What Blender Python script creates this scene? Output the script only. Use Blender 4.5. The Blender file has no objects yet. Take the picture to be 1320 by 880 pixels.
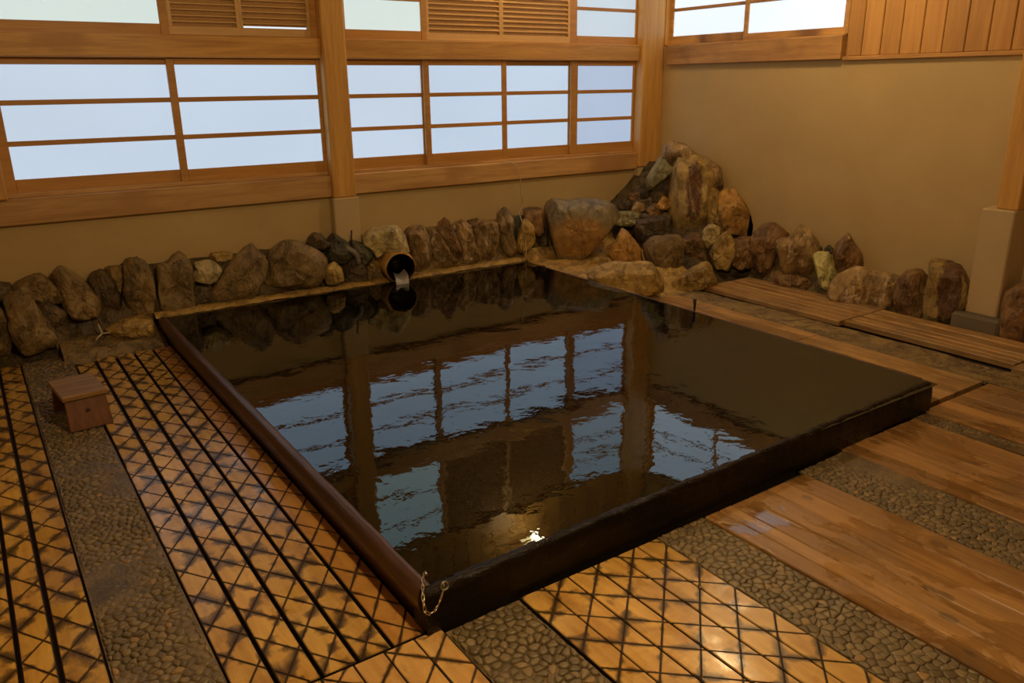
import bpy, bmesh, math, random
from mathutils import Vector, Matrix, noise

# ------------------------------------------------------------------ camera, world, exposure
C = bpy.context.scene.collection
SC = bpy.context.scene
cam_data = bpy.data.cameras.new('camera')
cam_data.sensor_width = 36.0
cam_data.lens = 27.991
cam_data.clip_start = 0.05
cam = bpy.data.objects.new('camera', cam_data)
C.objects.link(cam)
cam.matrix_world = Matrix(((0.82561, 0.18245, -0.53393, 0.0),
                           (-0.56415, 0.24954, -0.78706, 0.0),
                           (-0.01036, 0.95102, 0.30895, 1.5),
                           (0, 0, 0, 1)))
SC.camera = cam
SC.view_settings.view_transform = 'Standard'
SC.view_settings.look = 'None'
SC.view_settings.gamma = 1.0
SC.view_settings.exposure = 0.0
SC.view_settings.use_curve_mapping = False

w = bpy.data.worlds.new('world'); SC.world = w; w.use_nodes = True
w.node_tree.nodes['Background'].inputs[0].default_value = (0.6, 0.72, 0.9, 1)
w.node_tree.nodes['Background'].inputs[1].default_value = 0.6

LAMP_WARM = (1.0, 0.71, 0.36)
# pendant lamps: x, y, z of the bulb, watts, label
LAMPS = [
    (1.10, 1.20, 2.45, 102, 'round paper shaded pendant lamp over the scored decks'),
    (3.74, 5.18, 2.86, 8, 'round paper shaded pendant lamp close to the window wall'),
    (4.35, 3.35, 2.75, 33, 'round paper shaded pendant lamp over the far corner of the bath'),
]
RX, BY, CZ = 5.3, 5.464, 3.12          # inner faces of the right wall, window wall, ceiling
LX, FY = -1.3, -2.4                    # left wall and the wall behind

# ------------------------------------------------------------------ material helpers
class NT:
    def __init__(s, name):
        s.m = bpy.data.materials.new(name); s.m.use_nodes = True
        s.t = s.m.node_tree; s.t.nodes.clear()
        s.out = s.t.nodes.new('ShaderNodeOutputMaterial')
    def n(s, typ, props=None, **ins):
        nd = s.t.nodes.new('ShaderNode' + typ)
        for k, v in (props or {}).items(): setattr(nd, k, v)
        for k, v in ins.items():
            key = int(k[1:]) if k[0] == 'i' and k[1:].isdigit() else k.replace('_', ' ')
            s.put(nd.inputs[key], v)
        return nd
    def put(s, sock, v):
        if isinstance(v, bpy.types.NodeSocket): s.t.links.new(v, sock)
        elif isinstance(v, bpy.types.Node): s.t.links.new(v.outputs[0], sock)
        else:
            if isinstance(v, (tuple, list)) and len(v) == 3 and sock.type == 'RGBA': v = (*v, 1)
            sock.default_value = v
    def math(s, op, a, b=0.0, c=0.0, clamp=False):
        nd = s.t.nodes.new('ShaderNodeMath'); nd.operation = op; nd.use_clamp = clamp
        s.put(nd.inputs[0], a); s.put(nd.inputs[1], b); s.put(nd.inputs[2], c)
        return nd.outputs[0]
    def vec(s, op, a, b=(0, 0, 0)):
        nd = s.t.nodes.new('ShaderNodeVectorMath'); nd.operation = op
        s.put(nd.inputs[0], a); s.put(nd.inputs[1], b)
        return nd.outputs['Value'] if op in ('DOT_PRODUCT', 'LENGTH') else nd.outputs[0]
    def ramp(s, fac, stops):
        nd = s.t.nodes.new('ShaderNodeValToRGB'); s.put(nd.inputs[0], fac)
        els = nd.color_ramp.elements
        while len(els) < len(stops): els.new(0.5)
        for e, (p, c) in zip(els, stops):
            e.position = p; e.color = (*c, 1) if not isinstance(c, (int, float)) else (c, c, c, 1)
        return nd.outputs[0]
    def mix(s, fac, a, b, mode='MIX'):
        nd = s.t.nodes.new('ShaderNodeMix'); nd.data_type = 'RGBA'; nd.blend_type = mode
        s.put(nd.inputs[0], fac); s.put(nd.inputs[6], a); s.put(nd.inputs[7], b)
        return nd.outputs[2]
    def sstep(s, v, a, b, lo=0.0, hi=1.0):
        nd = s.t.nodes.new('ShaderNodeMapRange'); nd.interpolation_type = 'SMOOTHSTEP'
        for i, q in enumerate((v, a, b, lo, hi)): s.put(nd.inputs[i], q)
        return nd.outputs[0]
    def noise(s, vec, scale, detail=3.0, rough=0.55, dist=0.0):
        nd = s.n('TexNoise', Vector=vec, Scale=scale, Detail=detail, Roughness=rough, Distortion=dist)
        return nd.outputs[0]
    def bump(s, h, strength=0.3, dist=0.01, normal=None):
        nd = s.n('Bump', Height=h, Strength=strength, Distance=dist)
        if normal is not None: s.put(nd.inputs['Normal'], normal)
        return nd.outputs[0]
    def bsdf(s, **ins):
        b = s.n('BsdfPrincipled', **ins); s.t.links.new(b.outputs[0], s.out.inputs[0]); return s.m
    def pos(s, axis=None, squeeze=0.06, jitter=True):
        """object-space point, shifted per object, squeezed along the grain axis"""
        tc = s.n('TexCoord').outputs['Object']
        if jitter:
            r = s.n('ObjectInfo').outputs['Random']
            cmb = s.n('CombineXYZ', i0=s.math('MULTIPLY', r, 17.3), i1=s.math('MULTIPLY', r, 31.7), i2=s.math('MULTIPLY', r, 7.9))
            tc = s.vec('ADD', tc, cmb)
        if axis is not None:
            sc = [1, 1, 1]; sc[axis] = squeeze
            return tc, s.vec('MULTIPLY', tc, tuple(sc))
        return tc

def mat_wood(name, dark, light, axis, rough=0.5, scale=26, vary=0.25, stain=None, bump=0.12):
    s = NT(name); tc, g = s.pos(axis)
    n1 = s.noise(g, scale, 4, 0.6, 0.6); n2 = s.noise(g, scale * 5, 2, 0.5); n3 = s.noise(tc, 2.2, 3, 0.5)
    f = s.math('ADD', s.math('MULTIPLY', n1, 0.75), s.math('MULTIPLY', n2, 0.25))
    col = s.ramp(f, [(0.32, dark), (0.66, light)])
    r = s.n('ObjectInfo').outputs['Random']
    v = s.math('ADD', 1 - vary / 2, s.math('MULTIPLY', r, vary))
    col = s.mix(1.0, col, s.n('CombineColor', i0=v, i1=v, i2=v), 'MULTIPLY')
    if stain: col = s.mix(s.sstep(n3, 0.5, 0.72), col, stain)
    return s.bsdf(Base_Color=col, Roughness=s.math('ADD', rough - 0.08, s.math('MULTIPLY', n3, 0.16)),
                  Normal=s.bump(f, bump, 0.004))

def mat_black(name):
    s = NT(name); tc, g = s.pos(0)
    n1 = s.noise(g, 26, 4, 0.6, 0.6); n2 = s.noise(tc, 60, 4, 0.7)
    col = s.ramp(n1, [(0.35, (0.002, 0.0015, 0.001)), (0.65, (0.010, 0.006, 0.0035))])
    return s.bsdf(Base_Color=col, Roughness=0.15, Specular_IOR_Level=0.2, Normal=s.bump(s.math('ADD', n1, n2), 0.7, 0.008))

def mat_plaster(name, a, b, rough=0.85):
    s = NT(name); tc = s.pos(jitter=False)
    n1 = s.noise(tc, 1.3, 5, 0.6, 0.4); n2 = s.noise(tc, 60, 3, 0.6)
    f = s.math('ADD', s.math('MULTIPLY', n1, 0.85), s.math('MULTIPLY', n2, 0.15))
    return s.bsdf(Base_Color=s.ramp(f, [(0.3, a), (0.7, b)]), Roughness=rough, Normal=s.bump(n2, 0.15, 0.003))

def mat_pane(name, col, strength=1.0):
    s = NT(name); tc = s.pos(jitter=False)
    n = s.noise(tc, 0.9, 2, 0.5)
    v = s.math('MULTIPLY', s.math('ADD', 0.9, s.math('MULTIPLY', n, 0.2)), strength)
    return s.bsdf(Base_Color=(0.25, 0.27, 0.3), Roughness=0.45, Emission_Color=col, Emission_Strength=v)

def char_mask(s, P, fams, wide, seed):
    """soot along the burnt score lines; fams = (nx, ny, offset, pitch)"""
    d = None
    for nx, ny, off, p in fams:
        a = s.math('DIVIDE', s.math('SUBTRACT', s.vec('DOT_PRODUCT', P, (nx, ny, 0)), off), p)
        a = s.math('ABSOLUTE', s.math('SUBTRACT', s.math('FRACT', s.math('ADD', a, 0.5)), 0.5))
        a = s.math('MULTIPLY', a, p)
        d = a if d is None else s.math('MINIMUM', d, a)
    Q = s.vec('ADD', P, (seed * 3.1, seed * 1.7, 0))
    fine = s.noise(s.vec('MULTIPLY', Q, (1.0, 0.35, 1)), 190, 3, 0.7)
    lo = s.noise(Q, 11, 2, 0.6)
    halo = s.math('MULTIPLY', s.sstep(lo, 0.42, 0.66), wide)
    wid = s.math('ADD', 0.0045, s.math('MULTIPLY', halo, s.math('MULTIPLY', fine, 2.2)))
    return s.math('SUBTRACT', 1.0, s.sstep(d, 0.0012, s.math('ADD', wid, 0.0015))), lo

def mat_scored(name, dark, light, fams, wide, seed, char=(0.030, 0.017, 0.010), rough=0.33):
    s = NT(name); tc, g = s.pos(1, 0.07)
    P = s.n('NewGeometry').outputs['Position']
    n1 = s.noise(g, 24, 4, 0.6, 0.8); n3 = s.noise(tc, 5, 3, 0.6)
    col = s.ramp(s.math('ADD', s.math('MULTIPLY', n1, 0.6), s.math('MULTIPLY', n3, 0.4)), [(0.34, dark), (0.62, light)])
    r = s.n('ObjectInfo').outputs['Random']
    v = s.math('ADD', 0.86, s.math('MULTIPLY', r, 0.28))
    col = s.mix(1.0, col, s.n('CombineColor', i0=v, i1=v, i2=v), 'MULTIPLY')
    # knots
    vor = s.n('TexVoronoi', Vector=s.vec('MULTIPLY', tc, (1, 0.55, 0)), Scale=9.0, Randomness=1.0)
    kd = vor.outputs['Distance']
    ksel = s.math('GREATER_THAN', s.n('SeparateColor', i0=vor.outputs['Color']).outputs[0], 0.74)
    rings = s.math('ADD', 0.5, s.math('MULTIPLY', s.math('SINE', s.math('MULTIPLY', kd, 130)), 0.35))
    knot = s.math('MULTIPLY', s.math('MULTIPLY', s.math('SUBTRACT', 1.0, s.sstep(kd, 0.03, 0.13)), ksel), rings)
    col = s.mix(knot, col, (0.12, 0.05, 0.02))
    dirt = s.sstep(s.noise(s.vec('MULTIPLY', P, (1, 0.6, 1)), 7.5, 4, 0.65, 0.5), 0.5, 0.68)
    col = s.mix(s.math('MULTIPLY', dirt, 0.42), col, (0.22, 0.105, 0.03))
    m, lo = char_mask(s, P, fams, wide, seed)
    col = s.mix(s.math('MULTIPLY', m, 0.93), col, char)
    wet = s.sstep(s.noise(P, 3.2, 3, 0.6), 0.45, 0.62)
    rg = s.math('SUBTRACT', rough, s.math('MULTIPLY', wet, 0.17))
    h = s.math('ADD', s.math('MULTIPLY', n1, 0.5), s.noise(P, 30, 2, 0.5))
    return s.bsdf(Base_Color=col, Roughness=rg, Normal=s.bump(h, 0.10, 0.004))

def mat_wetdeck(name, dark, light, gloss=0.34):
    s = NT(name); tc, g = s.pos(1, 0.05)
    P = s.n('NewGeometry').outputs['Position']
    n1 = s.noise(g, 20, 5, 0.65, 0.9); n2 = s.noise(s.vec('MULTIPLY', P, (1, 0.4, 1)), 9, 4, 0.6)
    f = s.math('ADD', s.math('MULTIPLY', n1, 0.7), s.math('MULTIPLY', n2, 0.3))
    col = s.ramp(f, [(0.33, dark), (0.64, light)])
    r = s.n('ObjectInfo').outputs['Random']
    v = s.math('ADD', 0.82, s.math('MULTIPLY', r, 0.36))
    col = s.mix(1.0, col, s.n('CombineColor', i0=v, i1=v, i2=v), 'MULTIPLY')
    wv = s.noise(s.vec('MULTIPLY', P, (1, 0.55, 1)), 6.5, 4, 0.6, 0.6)
    wet = s.sstep(wv, 0.5, 0.56)
    col = s.mix(s.math('MULTIPLY', wet, 0.36), col, s.mix(1.0, col, (0.42, 0.36, 0.32), 'MULTIPLY'))
    vs = s.n('TexVoronoi', Vector=s.vec('MULTIPLY', s.vec('ADD', P, s.n('CombineXYZ', i0=s.math('MULTIPLY', wv, 0.05), i1=s.math('MULTIPLY', n1, 0.03), i2=0.0)), (1, 0.6, 0)), Scale=11.0)
    drop = s.math('MULTIPLY', s.math('SUBTRACT', 1.0, s.sstep(vs.outputs['Distance'], 0.16, 0.22)), s.math('GREATER_THAN', s.n('SeparateColor', i0=vs.outputs['Color']).outputs[0], 0.72))
    drop = s.math('MULTIPLY', drop, min(1.0, gloss * 2.5))
    col = s.mix(s.math('MULTIPLY', drop, 0.6), col, (0.055, 0.032, 0.018))
    grey = s.sstep(s.noise(P, 2.1, 3, 0.5), 0.52, 0.7)
    col = s.mix(s.math('MULTIPLY', grey, 0.4), col, (0.17, 0.13, 0.09))
    rg = s.math('SUBTRACT', 0.42, s.math('MULTIPLY', wet, gloss))
    h = s.math('MULTIPLY', s.math('ADD', s.math('MULTIPLY', n1, 0.6), s.noise(P, 45, 2, 0.6)), s.math('SUBTRACT', 1.0, s.math('MULTIPLY', wet, 0.75)))
    return s.bsdf(Base_Color=col, Roughness=rg, Normal=s.bump(h, 0.16, 0.005))

def mat_rock(name, a, b, pale=(0.42, 0.33, 0.2), pale_amt=0.35, patch=None, rough=0.5):
    a = (a[0], a[1] * 1.06, a[2] * 0.8); b = (b[0] * 1.12, b[1] * 1.18, b[2] * 0.88)
    s = NT(name); tc = s.n('TexCoord').outputs['Object']
    r = s.n('ObjectInfo').outputs['Random']
    Q = s.vec('ADD', tc, s.n('CombineXYZ', i0=s.math('MULTIPLY', r, 13.0), i1=s.math('MULTIPLY', r, 29.0), i2=s.math('MULTIPLY', r, 5.0)))
    n1 = s.noise(Q, 7, 5, 0.62, 0.5); n2 = s.noise(s.vec('MULTIPLY', Q, (1, 1, 0.45)), 22, 4, 0.65, 0.7); n3 = s.noise(Q, 70, 3, 0.6)
    f = s.math('ADD', s.math('MULTIPLY', n1, 0.6), s.math('MULTIPLY', n2, 0.4))
    col = s.ramp(f, [(0.36, a), (0.60, b)])
    crev = s.sstep(s.noise(s.vec('MULTIPLY', Q, (1, 1, 0.5)), 9, 5, 0.7, 0.8), 0.36, 0.50)
    col = s.mix(s.math('MULTIPLY', s.math('SUBTRACT', 1.0, crev), 0.5), col, tuple(c * 0.35 for c in a))  # crevice shade darkened into the rock colour, along the bump's hollows
    if patch:
        for (cu, cv, su, sv, pc) in patch:
            sp = s.n('SeparateXYZ', i0=tc)
            du = s.math('DIVIDE', s.math('SUBTRACT', sp.outputs[0], cu), su)
            dv = s.math('DIVIDE', s.math('SUBTRACT', sp.outputs[2], cv), sv)
            dd = s.math('SQRT', s.math('ADD', s.math('MULTIPLY', du, du), s.math('MULTIPLY', dv, dv)))
            dd = s.math('ADD', dd, s.math('MULTIPLY', s.math('SUBTRACT', n2, 0.5), 1.1))
            pcol = s.ramp(f, [(0.36, tuple(c * 0.45 for c in pc)), (0.62, pc)])
            col = s.mix(s.math('SUBTRACT', 1.0, s.sstep(dd, 0.75, 1.1)), col, pcol)
    pm = s.math('MULTIPLY', s.sstep(s.noise(s.vec('MULTIPLY', Q, (1.3, 1, 0.35)), 12, 5, 0.72, 0.6), 0.52, 0.68), pale_amt)
    col = s.mix(pm, col, pale)
    rr = s.math('ADD', 0.88, s.math('MULTIPLY', r, 0.5))
    col = s.mix(1.0, col, s.n('CombineColor', i0=rr, i1=rr, i2=rr), 'MULTIPLY')
    h = s.math('ADD', s.math('MULTIPLY', n1, 0.6), s.math('ADD', s.math('MULTIPLY', n2, 0.35), s.math('MULTIPLY', n3, 0.15)))
    return s.bsdf(Base_Color=col, Roughness=rough, Normal=s.bump(s.math('ADD', h, s.math('MULTIPLY', crev, 0.25)), 1.0, 0.03))

# score-line families: direction in degrees, a point on one line, pitch between lines
def fam(deg, px, py, pitch):
    a = math.radians(deg); nx, ny = -math.sin(a), math.cos(a)
    return (nx, ny, nx * px + ny * py, pitch)
FAM_MAIN = [fam(124.8, 0.357, 3.117, 0.0935), fam(55.6, 0.368, 3.117, 0.0935)]
FAM_LEFT = [fam(123.0, -0.108, 3.079, 0.089), fam(52.0, -0.101, 3.074, 0.100)]
FAM_CORN = [fam(135.0, 0.735, 1.721, 0.130), fam(45.7, 0.777, 1.558, 0.116)]
FAM_FRONT = [fam(137.4, 1.177, 1.63, 0.107), fam(43.7, 1.18, 1.558, 0.107)]

M = {}
M['beam_x'] = mat_wood('cedar_beam_lengthwise', (0.44, 0.21, 0.048), (0.70, 0.40, 0.105), 0, 0.45, stain=(0.48, 0.24, 0.06))
M['beam_y'] = mat_wood('cedar_beam_crosswise', (0.38, 0.19, 0.055), (0.62, 0.35, 0.11), 1, 0.5, stain=(0.20, 0.10, 0.04))
M['post'] = mat_wood('cedar_post_wood', (0.52, 0.26, 0.06), (0.72, 0.42, 0.115), 2, 0.4, vary=0.1)
M['sash'] = mat_wood('sash_wood', (0.46, 0.215, 0.05), (0.62, 0.32, 0.08), 0, 0.45, vary=0.12)
M['sill'] = mat_wood('weathered_sill_wood', (0.40, 0.21, 0.07), (0.66, 0.41, 0.165), 0, 0.5, stain=(0.46, 0.25, 0.09))
M['slat'] = mat_wood('louver_slat_wood', (0.62, 0.39, 0.15), (0.78, 0.52, 0.22), 0, 0.45, vary=0.1)
M['backing'] = mat_wood('louver_backing_wood', (0.40, 0.22, 0.085), (0.50, 0.29, 0.11), 2, 0.6, vary=0.1)
M['board'] = mat_wood('wall_board_wood', (0.41, 0.20, 0.052), (0.58, 0.315, 0.09), 2, 0.5, scale=14, vary=0.22)
M['ceiling'] = mat_wood('ceiling_board_wood', (0.26, 0.14, 0.06), (0.40, 0.22, 0.09), 1, 0.6)
M['plaster'] = mat_plaster('ochre_plaster', (0.47, 0.345, 0.155), (0.57, 0.43, 0.20))
M['plinth'] = mat_plaster('pale_plinth_plaster', (0.50, 0.38, 0.20), (0.58, 0.45, 0.25))
M['base_stone'] = mat_plaster('grey_footing_stone', (0.10, 0.085, 0.06), (0.22, 0.18, 0.12))
M['pane_a'] = mat_pane('frosted_glass_left', (0.48, 0.61, 0.76))
M['pane_b'] = mat_pane('frosted_glass_middle', (0.44, 0.585, 0.75))
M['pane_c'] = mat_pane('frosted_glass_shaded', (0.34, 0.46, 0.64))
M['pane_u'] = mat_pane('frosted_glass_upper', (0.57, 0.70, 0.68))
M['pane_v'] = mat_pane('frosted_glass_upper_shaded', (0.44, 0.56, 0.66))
M['pane_r'] = mat_pane('frosted_glass_bright', (0.76, 0.88, 1.0))
M['deck_main'] = mat_scored('scored_pine_main', (0.42, 0.22, 0.04), (0.69, 0.435, 0.115), FAM_MAIN, 0.034, 1)
M['deck_edge'] = mat_scored('scored_pine_orange', (0.40, 0.18, 0.035), (0.60, 0.31, 0.075), FAM_MAIN, 0.006, 5)
M['deck_left'] = mat_scored('scored_pine_left', (0.42, 0.21, 0.035), (0.66, 0.40, 0.08), FAM_LEFT, 0.040, 2)
M['deck_corner'] = mat_scored('scored_pine_corner', (0.50, 0.275, 0.08), (0.70, 0.44, 0.16), FAM_CORN, 0.010, 3)
M['deck_front'] = mat_scored('scored_pine_front', (0.42, 0.215, 0.045), (0.67, 0.42, 0.115), FAM_FRONT, 0.022, 4)
M['deck_char'] = mat_wood('burnt_groove_wood', (0.018, 0.010, 0.006), (0.05, 0.028, 0.014), 1, 0.6, vary=0)
M['deck_wet'] = mat_wetdeck('wet_smooth_planks', (0.19, 0.09, 0.027), (0.46, 0.26, 0.088))
M['deck_far'] = mat_wetdeck('worn_far_planks', (0.23, 0.125, 0.042), (0.54, 0.335, 0.125), 0.1)
M['tub'] = mat_wood('dark_bath_wood', (0.030, 0.013, 0.007), (0.095, 0.043, 0.021), 1, 0.36, vary=0.1, bump=0.3)
M['shade_black'] = mat_black('black_wet_shade')  # near-black base colour holds the front rim's shade; wet as well
M['stool_top'] = mat_wood('worn_stool_seat_wood', (0.17, 0.09, 0.026), (0.38, 0.215, 0.065), 0, 0.45)
M['stool'] = mat_wood('red_brown_stool_wood', (0.085, 0.032, 0.013), (0.19, 0.078, 0.03), 2, 0.45)
M['mortar'] = mat_rock('damp_mortar', (0.10, 0.065, 0.035), (0.26, 0.175, 0.085), pale_amt=0.3, rough=0.5)
M['lip'] = mat_rock('mineral_crust', (0.24, 0.14, 0.055), (0.46, 0.30, 0.12), pale_amt=0.4, rough=0.4)
M['dark_mortar'] = mat_rock('dark_gap_mortar', (0.03, 0.02, 0.012), (0.09, 0.06, 0.032), pale_amt=0.1)
M['grout_pale'] = mat_rock('pale_fine_gravel_mortar', (0.13, 0.085, 0.045), (0.25, 0.17, 0.085), pale_amt=0.1, rough=0.6)
M['slab'] = mat_plaster('floor_concrete', (0.05, 0.038, 0.022), (0.09, 0.065, 0.036), 0.6)

s = NT('pebble_stone'); r = s.n('ObjectInfo').outputs['Random']
P = s.n('NewGeometry').outputs['Position']; isl = s.n('NewGeometry').outputs['Random Per Island']
k = s.math('FRACT', s.math('ADD', r, isl))
col = s.ramp(k, [(0.0, (0.12, 0.088, 0.042)), (0.6, (0.20, 0.15, 0.072)), (0.95, (0.26, 0.19, 0.092)), (1.0, (0.36, 0.21, 0.07))])
col = s.mix(s.math('MULTIPLY', s.noise(P, 60, 3, 0.6), 0.5), col, (0.10, 0.075, 0.045))
M['pebble'] = s.bsdf(Base_Color=col, Roughness=s.math('ADD', 0.22, s.math('MULTIPLY', s.noise(P, 4, 2), 0.4)), Normal=s.bump(s.noise(P, 240, 3), 0.25, 0.003))

s = NT('pebble_grout'); P = s.n('NewGeometry').outputs['Position']
n = s.noise(P, 7, 4, 0.6); n2 = s.noise(P, 120, 3, 0.6)
col = s.ramp(s.math('ADD', s.math('MULTIPLY', n, 0.7), s.math('MULTIPLY', n2, 0.3)), [(0.35, (0.05, 0.037, 0.02)), (0.6, (0.20, 0.14, 0.064)), (0.75, (0.34, 0.22, 0.085))])
M['grout'] = s.bsdf(Base_Color=col, Roughness=0.38, Normal=s.bump(n2, 0.5, 0.006))

s = NT('hot_spring_water'); P = s.n('NewGeometry').outputs['Position']
n1 = s.noise(P, 5.5, 2, 0.5, 0.3); n2 = s.noise(P, 27, 2, 0.5, 0.4)
h = s.math('ADD', s.math('MULTIPLY', n1, 1.0), s.math('MULTIPLY', n2, 0.20))
M['water'] = s.bsdf(Base_Color=(0.004, 0.003, 0.0015), Roughness=0.012, IOR=1.57, Specular_Tint=(0.50, 0.85, 1.0), Normal=s.bump(h, 0.06, 0.02))

s = NT('falling_water')
M['stream'] = s.bsdf(Base_Color=(0.75, 0.74, 0.72), Roughness=0.12, Transmission_Weight=0.6, IOR=1.33, Normal=s.bump(s.noise(s.pos(2, 0.2)[1], 30, 2), 0.6, 0.01))
s = NT('brushed_steel'); M['steel'] = s.bsdf(Base_Color=(0.62, 0.52, 0.38), Metallic=1.0, Roughness=0.3)
s = NT('dark_iron'); M['iron'] = s.bsdf(Base_Color=(0.03, 0.028, 0.025), Metallic=0.6, Roughness=0.45)
s = NT('grey_pipe_plastic'); M['pipe'] = s.bsdf(Base_Color=(0.17, 0.15, 0.12), Roughness=0.4)
s = NT('white_cord'); M['cord'] = s.bsdf(Base_Color=(0.62, 0.52, 0.38), Roughness=0.7)
s = NT('bleached_twig'); M['twig'] = s.bsdf(Base_Color=(0.55, 0.48, 0.38), Roughness=0.7)
s = NT('lamp_paper'); M['paper'] = s.bsdf(Base_Color=(0.8, 0.7, 0.5), Roughness=0.8, Emission_Color=(1.0, 0.62, 0.28), Emission_Strength=2.5)
s = NT('lamp_bulb'); M['bulb'] = s.bsdf(Base_Color=(0.8, 0.8, 0.8), Emission_Color=(1.0, 0.72, 0.4), Emission_Strength=30.0)

ROCKCOL = {
 0: mat_rock('brown_rock', (0.10, 0.062, 0.032), (0.24, 0.155, 0.078), pale_amt=0.2),
 1: mat_rock('dark_brown_rock', (0.035, 0.023, 0.014), (0.115, 0.072, 0.038), pale_amt=0.15),
 2: mat_rock('yellow_tan_rock', (0.20, 0.12, 0.045), (0.42, 0.27, 0.10), pale_amt=0.25),
 3: mat_rock('pale_rock', (0.25, 0.18, 0.10), (0.50, 0.39, 0.23), pale_amt=0.4),
 4: mat_rock('black_grey_rock', (0.025, 0.022, 0.016), (0.10, 0.088, 0.062), pale=(0.25, 0.22, 0.17), pale_amt=0.3),
 5: mat_rock('mottled_tan_rock', (0.13, 0.072, 0.034), (0.33, 0.205, 0.10), pale=(0.55, 0.43, 0.27), pale_amt=0.75),
 6: mat_rock('red_brown_rock', (0.09, 0.042, 0.018), (0.25, 0.13, 0.055), pale_amt=0.25),
 7: mat_rock('boulder_rock', (0.13, 0.10, 0.07), (0.26, 0.20, 0.14), pale_amt=0.12, patch=[(0.0, -0.06, 0.25, 0.185, (0.52, 0.29, 0.08))]),
 8: mat_rock('orange_rock', (0.20, 0.09, 0.025), (0.46, 0.25, 0.08), pale_amt=0.3),
 9: mat_rock('crusted_tan_rock', (0.20, 0.125, 0.05), (0.42, 0.28, 0.12), pale=(0.50, 0.38, 0.2), pale_amt=0.5, patch=[(0.015, 0.04, 0.075, 0.26, (0.15, 0.072, 0.028))]),
 10: mat_rock('grey_green_rock', (0.14, 0.125, 0.085), (0.30, 0.26, 0.175), pale_amt=0.25),
 11: mat_rock('lichen_pale_rock', (0.26, 0.22, 0.09), (0.48, 0.42, 0.21), pale_amt=0.4),
}

# ------------------------------------------------------------------ mesh helpers
rnd = random.Random(7)

class MB:
    """collects geometry in world coordinates, then becomes ONE mesh object"""
    def __init__(s): s.v = []; s.f = []; s.mi = []; s.sm = []
    def add(s, verts, faces, mi=0, smooth=False):
        o = len(s.v); s.v += [tuple(p) for p in verts]
        for f in faces: s.f.append([i + o for i in f]); s.mi.append(mi); s.sm.append(smooth)
    def box(s, x0, y0, z0, x1, y1, z1, b=0.0, mi=0):
        if b <= 0:
            v = [(x, y, z) for z in (z0, z1) for y in (y0, y1) for x in (x0, x1)]
            s.add(v, [(0, 2, 3, 1), (4, 5, 7, 6), (0, 1, 5, 4), (2, 6, 7, 3), (0, 4, 6, 2), (1, 3, 7, 5)], mi); return
        bm = bmesh.new()
        bmesh.ops.create_cube(bm, size=1.0)
        for p in bm.verts:
            p.co = Vector(((x0 + x1) / 2 + p.co.x * (x1 - x0), (y0 + y1) / 2 + p.co.y * (y1 - y0), (z0 + z1) / 2 + p.co.z * (z1 - z0)))
        bmesh.ops.bevel(bm, geom=bm.edges[:], offset=min(b, 0.45 * min(x1 - x0, y1 - y0, z1 - z0)), segments=1, affect='EDGES', profile=0.5)
        s.addbm(bm, mi)
    def addbm(s, bm, mi=0, smooth=False):
        bm.verts.index_update()
        s.add([p.co for p in bm.verts], [[q.index for q in f.verts] for f in bm.faces], mi, smooth); bm.free()
    def tube(s, pts, r, n=8, cap=True, closed=False):
        pts = [Vector(p) for p in pts]; rs = r if isinstance(r, (list, tuple)) else [r] * len(pts)
        rings = []; m = len(pts); up = Vector((0.13, 0.31, 1)).normalized()
        for i, p in enumerate(pts):
            a = pts[(i - 1) % m] if (closed or i > 0) else p
            b = pts[(i + 1) % m] if (closed or i < m - 1) else p
            t = (b - a).normalized(); x = t.cross(up)
            if x.length < 0.05: x = t.cross(Vector((1, 0, 0)))
            x.normalize(); y = t.cross(x)
            rings.append([p + (x * math.cos(q * 2 * math.pi / n) + y * math.sin(q * 2 * math.pi / n)) * rs[i] for q in range(n)])
        v = [q for rg in rings for q in rg]; f = []
        for i in range(m if closed else m - 1):
            j = (i + 1) % m
            for q in range(n): f.append((i * n + q, i * n + (q + 1) % n, j * n + (q + 1) % n, j * n + q))
        if cap and not closed: f += [tuple(range(n - 1, -1, -1)), tuple((m - 1) * n + q for q in range(n))]
        s.add(v, f, 0, True)
    def lathe(s, prof, c, n=28, smooth=True):
        v = [(c[0] + r * math.cos(a * 2 * math.pi / n), c[1] + r * math.sin(a * 2 * math.pi / n), c[2] + z) for r, z in prof for a in range(n)]
        s.add(v, [(i * n + a, i * n + (a + 1) % n, (i + 1) * n + (a + 1) % n, (i + 1) * n + a) for i in range(len(prof) - 1) for a in range(n)], 0, smooth)
    def build(s, name, mats, parent=None, origin=None, rz=0.0):
        o0 = wloc(parent) if (origin is None and parent is not None) else Vector(origin or (0, 0, 0))
        me = bpy.data.meshes.new(name)
        R = Matrix.Rotation(-rz, 3, 'Z')
        me.from_pydata([R @ (Vector(p) - o0) for p in s.v], [], s.f)
        for mt in (mats if isinstance(mats, (list, tuple)) else [mats]): me.materials.append(mt)
        me.polygons.foreach_set('material_index', s.mi); me.polygons.foreach_set('use_smooth', s.sm)
        me.update()
        o = bpy.data.objects.new(name, me); C.objects.link(o)
        if parent is not None:
            o.parent = parent; o.location = o0 - wloc(parent)
        else: o.location = o0
        if rz: o.rotation_euler.z = rz
        return o

def wloc(o):
    v = Vector((0, 0, 0))
    while o is not None: v += o.location; o = o.parent
    return v
def tag(o, label=None, cat=None, group=None, kind=None):
    for k, v in (('label', label), ('category', cat), ('group', group), ('kind', kind)):
        if v: o[k] = v
    return o
def thing(name, loc, label, cat, group=None):
    o = bpy.data.objects.new(name, None); o.empty_display_size = 0.1; C.objects.link(o); o.location = loc
    return tag(o, label, cat, group)
def struct(o): return tag(o, kind='structure')
def box(name, m, parent, x0, y0, z0, x1, y1, z1, b=0.003):
    q = MB(); q.box(x0, y0, z0, x1, y1, z1, b); return q.build(name, m, parent)

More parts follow.
